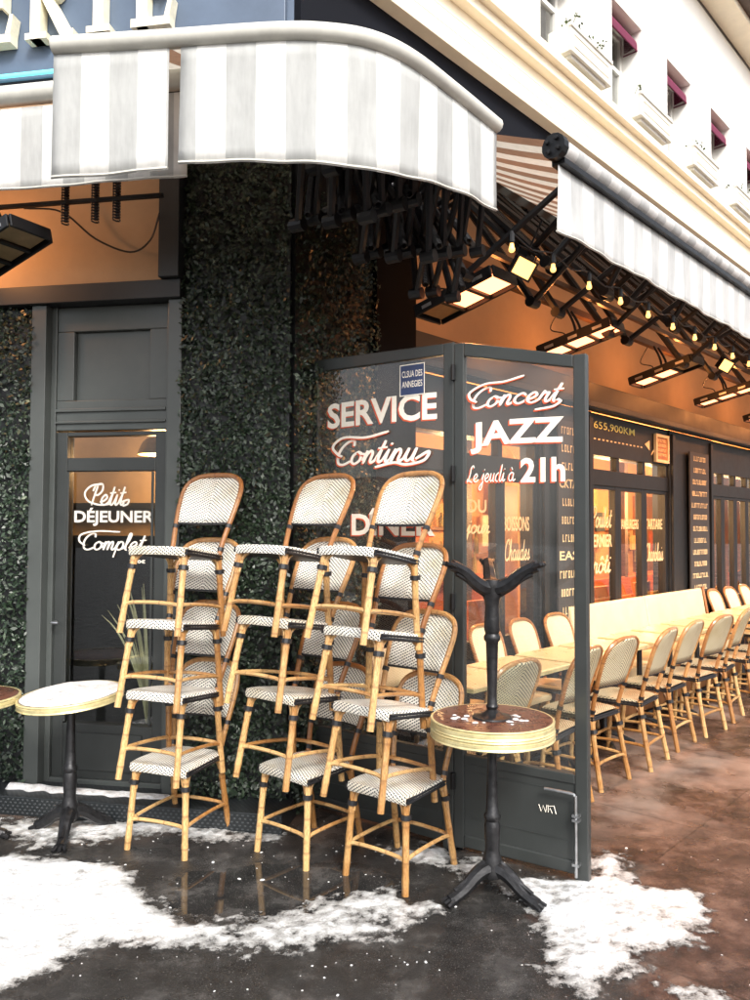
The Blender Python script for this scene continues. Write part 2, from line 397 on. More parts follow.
G={
'a':(1.1,[[(.75,.85),(.45,1),(.12,.75),(.1,.25),(.35,0),(.65,.25),(.75,.9),(.72,.25),(.88,0),(1.12,.22)]]),
'c':(.85,[[(.7,.8),(.45,1),(.12,.7),(.12,.25),(.4,0),(.7,.12),(.87,.3)]]),
'd':(1.1,[[(.7,.85),(.4,1),(.1,.7),(.1,.2),(.4,0),(.68,.3),(.8,1.2),(.85,2)],[(.85,2),(.76,1),(.75,.2),(.92,0),(1.12,.22)]]),
'e':(.85,[[(-.02,.3),(.35,.42),(.6,.72),(.4,1),(.12,.7),(.12,.25),(.4,0),(.7,.12),(.87,.3)]]),
'h':(.95,[[(0,.22),(.3,1.2),(.36,1.9),(.22,1.95),(.12,1),(.1,0)],[(.1,0),(.2,.6),(.45,1),(.62,.75),(.62,.2),(.75,0),(.97,.22)]]),
'i':(.5,[[(0,.25),(.2,1)],[(.2,1),(.18,.2),(.3,0),(.52,.22)],[(.27,1.42),(.29,1.5)]]),
'j':(.5,[[(0,.25),(.25,1)],[(.25,1),(.2,-.6),(0,-1),(-.22,-.7),(.1,-.2),(.52,.22)],[(.31,1.42),(.33,1.5)]]),
'l':(.5,[[(0,.22),(.3,1.2),(.36,1.9),(.2,1.95),(.13,1),(.15,.2),(.3,0),(.52,.22)]]),
'm':(1.2,[[(0,.25),(.15,1)],[(.15,1),(.12,0)],[(.12,0),(.22,.7),(.42,1),(.52,.7),(.5,0)],[(.5,0),(.6,.7),(.8,1),(.9,.7),(.88,.2),(1,0),(1.22,.22)]]),
'n':(.92,[[(0,.25),(.15,1)],[(.15,1),(.12,0)],[(.12,0),(.22,.7),(.45,1),(.6,.7),(.58,.2),(.7,0),(.94,.22)]]),
'o':(.9,[[(.4,1),(.1,.7),(.12,.2),(.4,0),(.7,.3),(.65,.8),(.4,1)],[(.4,1),(.6,.82),(.95,.75)]]),
'p':(.85,[[(0,.25),(.17,1)],[(.17,1),(.08,-.9)],[(.12,.2),(.2,.7),(.42,1),(.68,.75),(.65,.2),(.4,0),(.2,.12)],[(.5,.04),(.87,.22)]]),
'r':(.75,[[(0,.22),(.18,1.05),(.24,.88),(.5,.92)],[(.5,.92),(.43,.3),(.56,0),(.77,.22)]]),
's':(.7,[[(0,.22),(.36,1.05)],[(.36,1.05),(.4,.7),(.54,.25),(.3,0),(.08,.12)],[(.4,.04),(.72,.22)]]),
't':(.55,[[(0,.22),(.25,1.2),(.3,1.75)],[(.3,1.75),(.2,.4),(.33,0),(.57,.22)],[(.0,1.15),(.55,1.22)]]),
'u':(.95,[[(0,.25),(.15,1)],[(.15,1),(.12,.3),(.3,0),(.55,.3),(.66,1)],[(.66,1),(.62,.2),(.75,0),(.97,.22)]]),
'C':(1.15,[[(1.05,1.55),(.95,1.95),(.6,1.95),(.22,1.5),(.1,.8),(.3,.15),(.7,0),(1.17,.25)]]),
'P':(1.05,[[(.42,1.9),(.3,1),(.2,0)],[(.05,1.4),(.25,1.95),(.85,2.05),(1.0,1.5),(.7,1.02),(.3,1.0)]]),
'L':(1.1,[[(.95,1.75),(.75,2),(.5,1.7),(.42,.8),(.15,.05),(.08,.3),(.5,.12),(.9,0),(1.12,.25)]]),
' ':(.55,[]),
}
G['à']=(1.1,G['a'][1]+[[(.3,1.6),(.52,1.32)]])
G['ô']=(.9,G['o'][1]+[[(.18,1.3),(.4,1.62),(.62,1.3)]])
def script_mb(s,x0,x1,z0,z1,y,w=.16,swash=(),slant=.22,depth_step=.00003,arc=0):
    """cursive writing made of rounded brush strokes, fitted in a box; y = plane"""
    strokes=[];cx=0
    for ch in s:
        adv,st=G[ch]
        for k in st: strokes.append([(cx+a,b) for a,b in k])
        cx+=adv
    for k in swash: strokes.append([(a*cx,b) for a,b in k])
    pts=[[Vector((a+slant*b,b,0)) for a,b in k] for k in strokes]
    pts=[cr(k,6) for k in pts]
    allp=[p for k in pts for p in k]
    ax=min(p.x for p in allp)-w/2; bx=max(p.x for p in allp)+w/2; ay=min(p.y for p in allp)-w/2; by=max(p.y for p in allp)+w/2
    mb=MB(); dep=[0]
    def P(x,yy,d):
        u=(x-ax)/(bx-ax); return (x0+u*(x1-x0), y-d, z0+(yy-ay)/(by-ay)*(z1-z0)+arc*math.sin(math.pi*u))
    for k in pts:
        n=len(k); vs=[];fs=[]
        for i,p in enumerate(k):
            a=k[max(0,i-1)]; b=k[min(n-1,i+1)]; t=(b-a); t=t.normalized() if t.length>1e-6 else Vector((1,0,0))
            nn=Vector((-t.y,t.x,0)); h=w/2*(.8 if i in (0,n-1) else 1)
            if i==0: p=p-t*w*.2
            if i==n-1: p=p+t*w*.2
            dep[0]+=depth_step
            vs+= [P(p.x+nn.x*h,p.y+nn.y*h,dep[0]),P(p.x-nn.x*h,p.y-nn.y*h,dep[0])]
        for i in range(n-1): fs.append((2*i,2*i+1,2*i+3,2*i+2))
        mb.add(vs,fs)
        dep[0]+=.0001
    return mb
def scribble_mb(x0,x1,z0,z1,y,seed=0,wt=.12):
    """a line of writing too small to read"""
    rnd=random.Random(seed); mb=MB(); x=x0; h=z1-z0; d=0
    while x<x1-h*.3:
        w=h*rnd.uniform(.35,.6); k=rnd.randint(0,2)
        mb.box(x,x+h*wt*1.3,y-.0005-d,y,z0,z1)
        if k!=1: mb.box(x+h*wt*1.3,min(x+w,x1),y-.0006-d,y,z1-h*.2,z1-h*.02)
        if k!=0: mb.box(x+h*wt*1.3,min(x+w,x1),y-.0006-d,y,z0+h*.02,z0+h*.2)
        if k==2: mb.box(min(x+w,x1)-h*wt,min(x+w,x1)+h*wt*.2,y-.0004-d,y,z0+h*.22,z1-h*.22)
        x+=w+h*.28
    return mb
# ================================================================== SETTING
g=MB(); g.box(-80,80,-40,120,-.5,0)
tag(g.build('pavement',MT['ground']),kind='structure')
def wall_openings(mb,x0,x1,z0,z1,y0,y1,ops):
    """wall slab between y0 (outer) and y1 with rectangular holes ops=[(a,b,c,d)] sharing one height"""
    x=x0
    for (a,b,c,d) in sorted(ops):
        mb.box(x,a,y0,y1,z0,z1)
        if c>z0: mb.box(a,b,y0,y1,z0,c)
        if d<z1: mb.box(a,b,y0,y1,d,z1)
        x=b
    mb.box(x,x1,y0,y1,z0,z1)

bld=thing('cafe_building','corner cafe building with dark shopfront, cream cornice and white upper floor','building')
# ---- terrace side ------------------------------------------------
XB=[(1.10,2.75),(3.66,5.47),(6.74,8.6),(9.6,11.4)]        # glazed bays
m=MB()
m.box(0,.65,.0,.25,0,4.3)                                 # behind the leaf wall
pr=MB(); pr.box(.65,1.04,-.07,.25,0,4.3); pr.build('pier',MT['pier_shade_black'],bld,M=FR)
m.box(1.04,15,-.06,.2,2.77,2.95); m.box(1.04,15,-.10,.0,2.70,2.775)   # fascia and moulding
edges=[1.04]+[e for b in XB for e in b]+[15]
for a,b in zip(edges[0::2],edges[1::2]):
    m.box(a,b,.0,.2,0,2.70); 
    if b-a>.3:
        m.box(a+.02,a+.09,-.03,.0,.05,2.66); m.box(b-.09,b-.02,-.03,.0,.05,2.66)
for a,b in XB:
    m.box(a,b,.02,.2,2.31,2.70)                          # board over the transom lights
    m.box(a,b,.02,.18,2.03,2.18)
    m.box(a,b,.02,.18,0,.72)
m.build('shopfront',MT['dark'],bld,bevel=.004,M=FR)
o_pier=MB(); o_pier.box(.655,1.035,-.075,-.071,.05,2.6); 
lt=MB(); lt.box(1.04,15,-.115,-.10,2.715,2.76); lt.build('moulding',MT['grey'],bld,M=FR)
p=MB(); p.box(1.04,15,.0,.25,2.952,4.3); p.build('plaster_wall',MT['plaster'],bld,M=FR)
def glazing(a,b,n,parent,frame_m,z0=.72,z1=2.03,tz0=2.18,tz1=2.31,words=None,seed=0):
    w=(b-a-.0)/n
    for k in range(n):
        x0=a+k*w; x1=x0+w
        f=MB()
        f.box(x0,x0+.065,.03,.10,z0,z1); f.box(x1-.065,x1,.03,.10,z0,z1)
        f.box(x0+.065,x1-.065,.032,.098,z0,z0+.06); f.box(x0+.065,x1-.065,.032,.098,z1-.035,z1)
        f.box(x0,x0+.03,.03,.10,tz0,tz1); f.box(x1-.03,x1,.03,.10,tz0,tz1)
        wf=f.build('window',MT['dark'],parent,M=frame_m,bevel=.003)
        pn=MB(); pn.box(x0+.06,x1-.06,.060,.066,z0+.05,z1-.03); pn.box(x0+.03,x1-.03,.060,.066,tz0,tz1)
        pn.build('pane',MT['glass'],wf)
        if words and k in words:
            for kind,s,u0,u1,h0,h1 in words[k]:
                X0=x0+.07+u0*(w-.14); X1=x0+.07+u1*(w-.14)
                if kind=='b': mb=text_mb(s,X0,X1,h0,h1,.056,.02)
                else: mb=script_mb(s,X0,X1,h0,h1,.056,.2)
                mb.build('lettering',MT['paint_gold'] if kind!='w' else MT['paint'],wf)
glazing(1.10,2.75,3,bld,FR,words={1:[('s','jour',.05,.9,1.52,1.68),('b','DU',.2,.8,1.74,1.84)],2:[('b','BOISSONS',.03,.97,1.60,1.72),('s','Chaudes',.08,.95,1.36,1.54)]})
glazing(3.66,5.47,3,bld,FR,words={0:[('s','Poulet',.05,.95,1.63,1.84),('b','FERMIER',.03,.97,1.45,1.57),('s','rôti',.1,.9,1.2,1.38)],
    1:[('b','HAMBURGERS',.03,.97,1.62,1.72)],2:[('b','TARTARE',.03,.97,1.62,1.73),('s','Charolais',.05,.95,1.28,1.48)]})
glazing(6.74,8.6,4,bld,FR); glazing(9.6,11.4,4,bld,FR)
# writing on the boards above the first wide bay
text_mb('655,900KM',3.74,4.62,2.55,2.63,.017,.004).build('lettering',simple('yellow_chalk',(.62,.60,.20),.7),bld,M=FR)
for k in range(13):
    d=MB(); d.box(3.74+k*.085,3.78+k*.085,.016,.0195,2.455,2.468); d.build('painted_dash',MT['paint_gold'],bld,M=FR)
d=MB(); d.add([(4.86,.016,2.50),(4.98,.016,2.55),(4.98,.016,2.44)],[(0,2,1)]); d.tube([(5.02,.016,2.40),(5.1,.016,2.47),(5.12,.016,2.55)],.007,5)
d.build('painted_arrow',MT['paint_gold'],bld,M=FR)
# cornice, sign bands
c=MB(); c.box(-.0,15,-.06,.25,4.302,4.97); c.build('sign_band',MT['navy_dark'],bld,M=FR)
c=MB()
c.box(-.05,15,-.16,.3,4.972,5.06); c.box(-.05,15,-.12,.3,5.06,5.34); c.box(-.07,15,-.20,.3,5.34,5.42); c.box(-.09,15,-.26,.3,5.42,5.49)
c.box(-.05,15,-.124,.0,5.13,5.14); c.box(-.05,15,-.124,.0,5.24,5.25)
c.build('cornice',MT['beige'],bld,M=FR,bevel=.006)
w=MB(); WX=[(.05+1.36*k,.75+1.36*k) for k in range(0,11)]
wall_openings(w,-.0,15,5.492,8.05,.0,.35,[(a,b,5.56,6.86) for a,b in WX])
w.build('upper_wall',MT['white_wall'],bld,M=FR)
for k,(a,b) in enumerate(WX):
    f=MB()
    for x0,x1 in ((a,a+.05),((a+b)/2-.03,(a+b)/2+.03),(b-.05,b)): f.box(x0,x1,.22,.28,5.56,6.86)
    for z in (5.56,6.02,6.44,6.81): f.box(a+.05,(a+b)/2-.03,.225,.275,z,z+.045); f.box((a+b)/2+.03,b-.05,.225,.275,z,z+.045)
    wf=f.build('window',MT['white_wall'],bld,M=FR)
    pn=MB(); pn.box(a+.02,b-.02,.248,.252,5.58,6.85); pn.build('pane',MT['glass'],wf)
    s=MB(); s.box(a-.05,b+.05,-.06,.22,5.50,5.558); s.build('sill',MT['beige'],wf)
    bk=MB(); bk.box(a-.02,b+.02,.5,.52,5.4,7.0); bk.build('curtain',MT['shutter_dark'] if k%2 else MT['room_dark'],wf)
e=MB(); e.box(-.3,15,-.30,.3,8.052,8.13); e.build('eave_moulding',MT['beige'],bld,M=FR); e=MB(); e.box(-.35,15,-.42,.3,8.13,8.22); e.box(-.4,15,-.50,.3,8.22,8.30); e.build('eave_board',MT['soil'],bld,M=FR)
gt=MB(); gt.box(-.45,15,-.62,.3,8.302,8.42); gt.build('roof',MT['soil'],bld,M=FR)
# interior of the terrace side room
r=MB(); r.box(.95,15,2.6,2.7,0,2.95); r.box(.9,.95,.2,2.7,0,2.95); r.box(15,15.05,.2,2.7,0,2.95)
r.build('room_wall',MT['room'],bld,M=FR)
r=MB(); r.box(.95,15,.2,2.6,.02,.06); r.build('room_floor',MT['wood'],bld,M=FR)
r=MB(); r.box(.9,15,.2,2.75,2.952,3.0); r.build('room_ceiling',MT['room'],bld,M=FR)
r=MB()
rr=random.Random(3)
for k in range(18):
    x=1.3+k*.75
    if k%3==0: r.box(x,x+.5,2.45,2.6,.1,2.2)
    else: r.box(x,x+.6,2.5,2.6,1.0+.25*(k%2),1.05+.25*(k%2)); r.box(x,x+.6,2.5,2.6,1.6,1.64)
r.build('shelf_unit',MT['wood'],bld,M=FR)
r=MB()
for k in range(70):
    x=1.3+rr.random()*12; z=rr.choice((1.05,1.3,1.64)); h=rr.uniform(.16,.3); r.lathe([(.035,z),(.035,z+h*.6),(.014,z+h*.75),(.014,z+h)],8,Matrix.Translation((x,2.5,0)))
tag(r.build('bottle_row',simple('coloured_bottles',(.35,.28,.12),.15,var=.9,scale=3),bld,M=FR),kind='stuff')
r=MB(); r.box(1.5,4.5,1.5,2.0,.06,1.05); r.box(1.45,4.55,1.45,2.05,1.05,1.10); r.box(5.6,9.5,1.5,1.9,.06,.95); r.build('counter',MT['brick_red'],bld,M=FR,bevel=.01)
# ---- door side ----------------------------------------------------
m=MB()
m.box(-.64,0,.0,.25,0,4.3); m.box(-9,-1.60,.0,.25,0,2.95); m.box(-9,-.64,-.10,.25,2.952,3.06); m.box(-.76,-.635,-.14,.25,3.062,4.3)
m.build('shopfront',MT['dark'],bld,bevel=.004,M=FL)
m=MB()
m.box(-1.60,-1.505,-.07,.2,.1,2.95); m.box(-.725,-.64,-.07,.2,.1,2.95)                      # outer jambs
m.box(-1.505,-1.47,-.01,.2,.1,2.95); m.box(-.76,-.725,-.01,.2,.1,2.95)
m.box(-1.47,-.76,.0,.2,2.80,2.95); m.box(-1.47,-.76,.0,.2,2.20,2.38); m.box(-1.47,-1.36,.0,.2,2.38,2.80); m.box(-.87,-.76,.0,.2,2.38,2.80)
m.box(-1.36,-.87,.035,.2,2.38,2.80); m.box(-1.47,-.76,-.01,.2,.1,.132)
m.box(-1.47,-.76,-.015,.0,2.31,2.33); m.box(-1.47,-.76,-.015,.0,2.24,2.255)
m.build('door_surround',MT['grey_l'],bld,bevel=.004,M=FL)
m=MB()
m.box(-1.468,-1.40,.01,.09,.13,2.19); m.box(-.83,-.762,.01,.09,.13,2.19)
m.box(-1.40,-.83,.012,.088,2.166,2.19); m.box(-1.40,-.83,.012,.088,1.955,2.035); m.box(-1.40,-.83,.012,.088,.13,.45)
m.box(-1.34,-.89,.0,.012,.18,.40)
for a,b in ((-1.395,-1.38),(-.85,-.835)): m.box(a,b,.0,.012,.46,1.95)
door=m.build('door',MT['grey'],bld,bevel=.004,M=FL)
m=MB(); m.box(-1.40,-.83,.045,.051,.45,1.955); m.box(-1.40,-.83,.045,.051,2.035,2.166); m.build('pane',MT['glass'],door)
mb=script_mb('Petit',-1.30,-1.00,1.74,1.885,.041,.19,swash=[[(.25,2.05),(-.05,1.9),(-.2,1.2),(-.05,.4),(.3,.02),(.62,.1)],[(.93,.3),(1.12,.5),(1.12,.1),(1.0,-.1)]]); mb.build('lettering',MT['paint'],door)
text_mb('DÉJEUNER',-1.365,-.85,1.625,1.735,.041,.028).build('lettering',MT['paint'],door)
mb=script_mb('Complet',-1.33,-.86,1.435,1.60,.041,.19,swash=[[(.55,2.2),(.2,2.3),(-.04,1.9),(-.05,1.1),(.06,.5)],[(.96,.2),(1.08,.45),(1.07,.0),(.98,-.2)]]); mb.build('lettering',MT['paint'],door)
text_mb('7,50€',-1.00,-.90,1.40,1.425,.041,.03).build('lettering',MT['paint'],door)
m=MB(); m.tube(cr([(-1.445,-.0,1.05),(-1.445,-.05,1.05),(-1.40,-.055,1.05)],5),.008,8); m.build('handle',MT['steel'],door)
p=MB(); p.box(-9,-.762,.0,.25,3.062,4.3); p.build('plaster_wall',MT['plaster'],bld,M=FL)
p=MB(); p.box(-9,-.0,.0,.25,4.302,5.5); p.build('upper_wall',MT['navy'],bld,M=FL)
p=MB(); p.box(-9,-.0,.0,.25,5.502,8.05); p.build('upper_wall',MT['white_wall'],bld,M=FL)
s=MB(); s.box(-9,.05,-.28,.0,.0,.105); s.build('step',MT['plate'],bld,M=FL,bevel=.004)
# room behind the door
r=MB(); r.box(-4,-.45,1.25,1.3,0,2.95); r.box(-.5,-.45,.25,1.25,0,2.95); r.box(-4.05,-4,.25,1.3,0,2.95); r.build('room_wall',MT['room_tan'],bld,M=FL)
r=MB(); r.box(-4,-.5,.25,1.25,.03,.08); r.build('room_floor',MT['wood'],bld,M=FL)
r=MB(); r.box(-4,-.45,.25,1.3,2.952,3.0); r.build('room_ceiling',MT['room_tan'],bld,M=FL)
r=MB(); r.box(-2.6,-.52,.62,.70,.08,1.52); r.box(-2.6,-.52,.56,.76,1.52,1.56); r.box(-1.35,-1.3,1.18,1.25,1.5,2.9); r.box(-2.2,-.6,1.12,1.25,1.75,1.80); r.build('counter',MT['dark'],bld,M=FL)
# roof slab closing the block
Cn=CORNER; Lp=FL@Vector((-9,0,0)); Rp=FR@Vector((15,0,0)); far=Vector((3,17,0))
rs=MB(); rs.prism([(Cn.x,Cn.y),(Rp.x,Rp.y),(far.x,far.y),(-10,14),(Lp.x,Lp.y)],8.0,8.3); rs.build('roof_slab',MT['zinc'],bld)
rs=MB(); rs.prism([((FR@Vector((.3,.3,0))).x,(FR@Vector((.3,.3,0))).y),((FR@Vector((15,.26,0))).x,(FR@Vector((15,.26,0))).y),(3,16.5),(-9.6,13.5),((FL@Vector((-9,.26,0))).x,(FL@Vector((-9,.26,0))).y),((FL@Vector((-.3,.3,0))).x,(FL@Vector((-.3,.3,0))).y)],3.1,3.14); rs.build('floor_slab',MT['zinc'],bld)

# pendant lamps inside
def pendant(frame,x,y,z,r,label):
    t=thing('pendant_lamp',label,'pendant lamp',(x,y,z),frame=frame,group='pendant lamps glowing inside the cafe')
    s=MB(); s.lathe([(.012,r*1.05),(r*.3,r*1.0),(r*.75,r*.6),(r,0),(r*.97,0),(r*.72,r*.55),(.01,r*.9)],20); s.build('lamp_shade',MT['brass'],t,smooth=True)
    b=MB(); b.lathe([(.01,-.06*r),(r*.8,0.02),(r*.6,r*.5),(.01,r*.8)],16); b.build('bulb',MT['lampglow'],t,smooth=True)
    c=MB(); c.rod((0,0,r),(0,0,2.95-z),.006,6); c.build('cord',MT['black_metal'],t)
    return t
pendant(FL,-1.17,.75,2.12,.14,'glowing dome pendant lamp seen through the glass of the breakfast door')
for x,y,z,l in ((4.15,1.3,2.35,'glowing pendant lamp behind the window lettered Poulet'),(7.4,1.1,2.32,'glowing pendant lamp in the third glazed bay of the terrace'),(2.2,1.2,2.35,'glowing pendant lamp behind the jazz concert screen'),(8.3,1.6,2.25,'glowing pendant lamp deepest inside the far glazed bay')):
    pendant(FR,x,y,z,.16,l)
def lamp(kind,loc,frame,e,col,size=.1,rot=None,spot=None):
    l=bpy.data.lights.new('lamp_light',kind); l.energy=e; l.color=col
    if kind=='AREA': l.shape='DISK'; l.size=size
    else: l.shadow_soft_size=size
    if spot: l.spot_size=R(spot); l.spot_blend=.6
    o=bpy.data.objects.new('lamp_light',l); COL.objects.link(o)
    o.matrix_basis=frame@Matrix.Translation(Vector(loc))@(rot if rot else Matrix.Identity(4)); return o
WARM=(1,.58,.26); ORG=(1,.42,.14)
lamp('POINT',(-1.17,.85,2.05),FL,11,WARM); lamp('POINT',(-2.6,1.0,2.2),FL,6,WARM)
for x,e in ((1.7,45),(2.9,40),(4.6,85),(6.0,50),(7.6,130),(9.0,90),(10.5,60)): lamp('POINT',(x,1.0,2.0),FR,e,WARM,.15)

# ================================================================== MENU BOARDS ON THE PIERS
def menu_column(x0,x1,z0,z1,n,label,seed,words={}):
    t=thing('menu_board',label,'menu board',(x0,-.031,z0),frame=FR)
    b=MB(); W=x1-x0; H=z1-z0; b.box(0,W,-.02,.0,0,H); b.build('board',MT['chalk'],t,bevel=.003)
    rnd=random.Random(seed)
    step=H/n
    for k in range(n):
        zz=H-(k+.75)*step; hh=step*.42
        if k in words: mb=text_mb(words[k],.04*W,.96*W,zz,zz+hh*1.2,-.022,.02)
        else:
            a=rnd.uniform(.05,.2)*W; mb=scribble_mb(a,W-a,zz,zz+hh,-.022,seed*50+k)
        mb.build('lettering',MT['paint_gold'],t)
menu_column(2.96,3.30,.85,2.55,11,'narrow menu column on the pier behind the jazz concert screen',5,{3:'CKTA',7:'EAS'})
menu_column(5.92,6.50,.9,2.5,12,'tall chalk menu board on the pier between the two glazed bays',6)
t=thing('framed_notice','small framed notice fixed at a slant on the board above the windows','notice',(5.08,.014,2.33),frame=FR)
b=MB(); b.box(0,.34,-.03,.0,0,.03); b.box(0,.34,-.03,0,.27,.30); b.box(0,.03,-.03,0,.03,.27); b.box(.31,.34,-.03,0,.03,.27); b.build('frame',MT['cream'],t)
b=MB(); b.box(.03,.31,-.015,.0,.03,.27); b.build('card',MT['wood'],t)
b=MB()
for z in (.07,.12,.17,.22): mb=scribble_mb(.05,.29,z,z+.03,-.016,int(z*100)); b.add(mb.v,mb.f)
b.build('lettering',MT['paint_gold'],t)

# ================================================================== UPPER FLOOR: planters and little awnings
rp=random.Random(5)
adj=['first','second','third','fourth','fifth','sixth','seventh','eighth','ninth','tenth','eleventh']
for k,(a,b) in enumerate(WX[2:9]):
    t=thing('window_planter','white window box with %s on the upper sill, %s counting from the corner'%(['dry brown twigs','thin dark twigs','withered flowers'][k%3],adj[k]),'planter',(a-.02,-.30,5.56),frame=FR,group='window boxes on the upper floor')
    W=b-a+.04
    m=MB(); m.box(0,W,0,.022,0,.22); m.box(0,W,.19,.212,0,.22); m.box(0,.022,.022,.19,0,.22); m.box(W-.022,W,.022,.19,0,.22); m.box(.022,W-.022,.022,.19,0,.02); m.box(-.01,W+.01,-.012,.01,.20,.235)
    m.box(.06,W-.06,.03,.16,-.03,.0)
    m.build('box',MT['planter'],t,bevel=.004)
    m=MB(); m.box(.06,W-.06,-.005,.0,.05,.055); m.box(.06,W-.06,-.005,.0,.15,.155); m.box(W/2-.01,W/2+.01,-.006,0,.09,.11); m.build('moulding',MT['beige'],t)
    m=MB(); m.box(.023,W-.023,.023,.189,.02,.18); m.build('soil',MT['soil'],t)
    m=MB()
    for i in range(16):
        x=rp.uniform(.05,W-.05); y=rp.uniform(.03,.18); h=rp.uniform(.05,.17); dx=rp.uniform(-.05,.05); dy=rp.uniform(-.08,.03)
        m.tube([(x,y,.17),(x+dx*.5,y+dy*.5,.17+h*.6),(x+dx,y+dy,.17+h)],.003,4)
        for j in range(5):
            q=Vector((x+dx+rp.uniform(-.025,.025),y+dy+rp.uniform(-.025,.025),.17+h+rp.uniform(-.05,.02))); u=Vector((rp.uniform(-1,1),rp.uniform(-1,1),rp.uniform(-1,1)))*.016; v=u.cross(Vector((rp.random(),rp.random(),1))).normalized()*.010
            m.add([q-u,q+v,q+u,q-v],[(0,1,2,3)])
    m.build('plant',MT['plant'],t)
    t=thing('window_awning','%s small maroon awning above an upper window, counting from the corner'%adj[k],'awning',(a,.0,6.68),frame=FR,group='maroon awnings on the upper windows')
    W=b-a; m=MB()
    def fn(u,v,W=W): return (W*u,.2-.15*math.sin(v*math.pi/2),.17-.15*(1-math.cos(v*math.pi/2))-.05*(v>.99))
    m.grid(fn,4,8); m.add([(0,.2,.17),(0,.05,.02),(0,.2,-.0)],[(0,1,2)]); m.add([(W,.2,.17),(W,.05,.02),(W,.2,-.0)],[(0,2,1)])
    m.build('cloth',MT['maroon'],t)
    m=MB(); m.tube([(.01,.2,-.03),(.01,.05,-.03),(W-.01,.05,-.03),(W-.01,.2,-.03)],.008,6); m.build('frame',MT['maroon'],t)

# ================================================================== LEAF WALLS
def leaf_wall(label,frame,x0,x1,z0,z1,n,seed,top=None):
    t=thing('hedge_wall',label,'leaf wall',(x0,0,z0),frame=frame)
    W=x1-x0;H=z1-z0; b=MB(); b.box(0,W,-.03,-.002,0,H); b.build('backing',MT['dark'],t)
    rnd=random.Random(seed); m=MB()
    for i in range(n):
        x=rnd.uniform(-.012,W+.012); z=rnd.uniform(0,H+.03*math.sin(i))
        if top and z>top(x): continue
        cl=noise.noise(Vector((x*7,z*7,seed)))
        y=-.035-rnd.random()**1.5*.05-.07*max(0,cl)
        a=rnd.uniform(0,6.28); L=rnd.uniform(.007,.016)+.010*rnd.random()**4; w=L*rnd.uniform(.45,.65)
        d=Vector((math.cos(a),rnd.uniform(-.9,.2),math.sin(a))).normalized()
        s=d.cross(Vector((rnd.uniform(-.6,.6),-1,rnd.uniform(-.2,.9)))).normalized()
        c=Vector((x,y,z)); tipd=Vector((0,-.004,0))
        r=(rnd.random(),rnd.random())
        m.add([c-d*L,c-s*w,c+d*L,c+s*w],[(0,1,2,3)],[r]*4)
    tag(m.build('leaves',MT['leaf'],t),kind='stuff')
leaf_wall('dark green boxwood leaf wall between the door and the building corner',FL,-.638,0,.105,3.75,15000,11)
leaf_wall('narrow green leaf wall just round the corner, behind the service screen',FR,.0,.65,.02,3.75,15000,12,top=lambda x:3.62-.25*x)
leaf_wall('green leaf wall at the left edge, beside the grey door frame',FL,-2.9,-1.602,.105,2.94,19000,13)

# ================================================================== SIGN
t=thing('fascia_sign','dark blue shop sign with big cream serif letters over the corner awning','shop sign',(-6,-.001,4.30),frame=FL)
m=MB(); m.box(0,5.96,-.045,0,0,1.15); m.build('panel',MT['navy'],t,bevel=.004)
m=MB(); m.box(0,5.96,-.060,-.046,.0,.05); m.build('frame_rail',MT['navy_dark'],t)
m=MB(); m.tube([(.1,-.075,.08),(4.52,-.075,.08)],.012,8); m.build('neon_tube',MT['cyan'],t)
def slab(ch):
    """serif capital in a box 1 high; list of polygons (x,z)"""
    q=lambda a,b,c,d:[(a,b),(c,b),(c,d),(a,d)]
    if ch=='I': return [q(.10,0,.26,1),q(0,0,.36,.07),q(0,.93,.36,1)],.36
    if ch=='E': return [q(.08,0,.24,1),q(0,0,.58,.09),q(0,.91,.56,1),q(.24,.46,.44,.54),[(.50,.09),(.58,.09),(.62,.30),(.57,.30)],[(.50,.91),(.56,.91),(.58,.72),(.54,.72)],q(.42,.38,.46,.62)],.62
    if ch=='R': return [q(.08,0,.24,1),q(0,0,.34,.07),q(0,.93,.45,1),[(.24,.46),(.40,.46),(.70,.06),(.76,.07),(.76,0),(.56,0)]]+[[(.40+.22*math.cos(a)*1.0,.72+.28*math.sin(a)),(.40+.22*math.cos(b),.72+.28*math.sin(b)),(.40+.09*math.cos(b),.72+.19*math.sin(b)),(.40+.09*math.cos(a),.72+.19*math.sin(a))] for a,b in [(-math.pi/2+i*math.pi/10,-math.pi/2+(i+1)*math.pi/10) for i in range(10)]]+[q(.24,.44,.40,.53)],.76
    if ch=='S':
        pts=[(.52,.86),(.30,.97),(.10,.80),(.22,.58),(.44,.42),(.52,.2),(.30,.03),(.06,.14)]
        c=cr([(x,z,0) for x,z in pts],4); out=[]
        for i in range(len(c)-1):
            a,b=c[i],c[i+1]; tt=(b-a).normalized(); n_=Vector((-tt.y,tt.x,0))*.07
            out.append([((a+n_).x,(a+n_).y),((b+n_).x,(b+n_).y),((b-n_).x,(b-n_).y),((a-n_).x,(a-n_).y)])
        return out,.6
# right hand ends measured on the wall; letters run ...S S E R I E
x=5.13; LH=.56; sx=.62
for ch,xe in (('E',5.30),('I',4.905),('R',4.67),('E',4.27),('S',3.88),('S',3.5)):
    polys,adv=slab(ch); w_=adv*.42
    x0=xe-w_
    f=MB(); 
    for i,pl in enumerate(polys):
        P2=[(x0+a/adv*w_,b*LH) for a,b in pl]
        Mx=Matrix(((1,0,0,0),(0,0,1,0),(0,1,0,.26),(0,0,0,1)))
        area=sum(P2[j][0]*P2[(j+1)%len(P2)][1]-P2[(j+1)%len(P2)][0]*P2[j][1] for j in range(len(P2)))
        if area>0: P2=P2[::-1]
        f.prism(P2,-.125-.0008*i,-.05,Mx)
    lo=f.build('letter',MT['letter'],t)

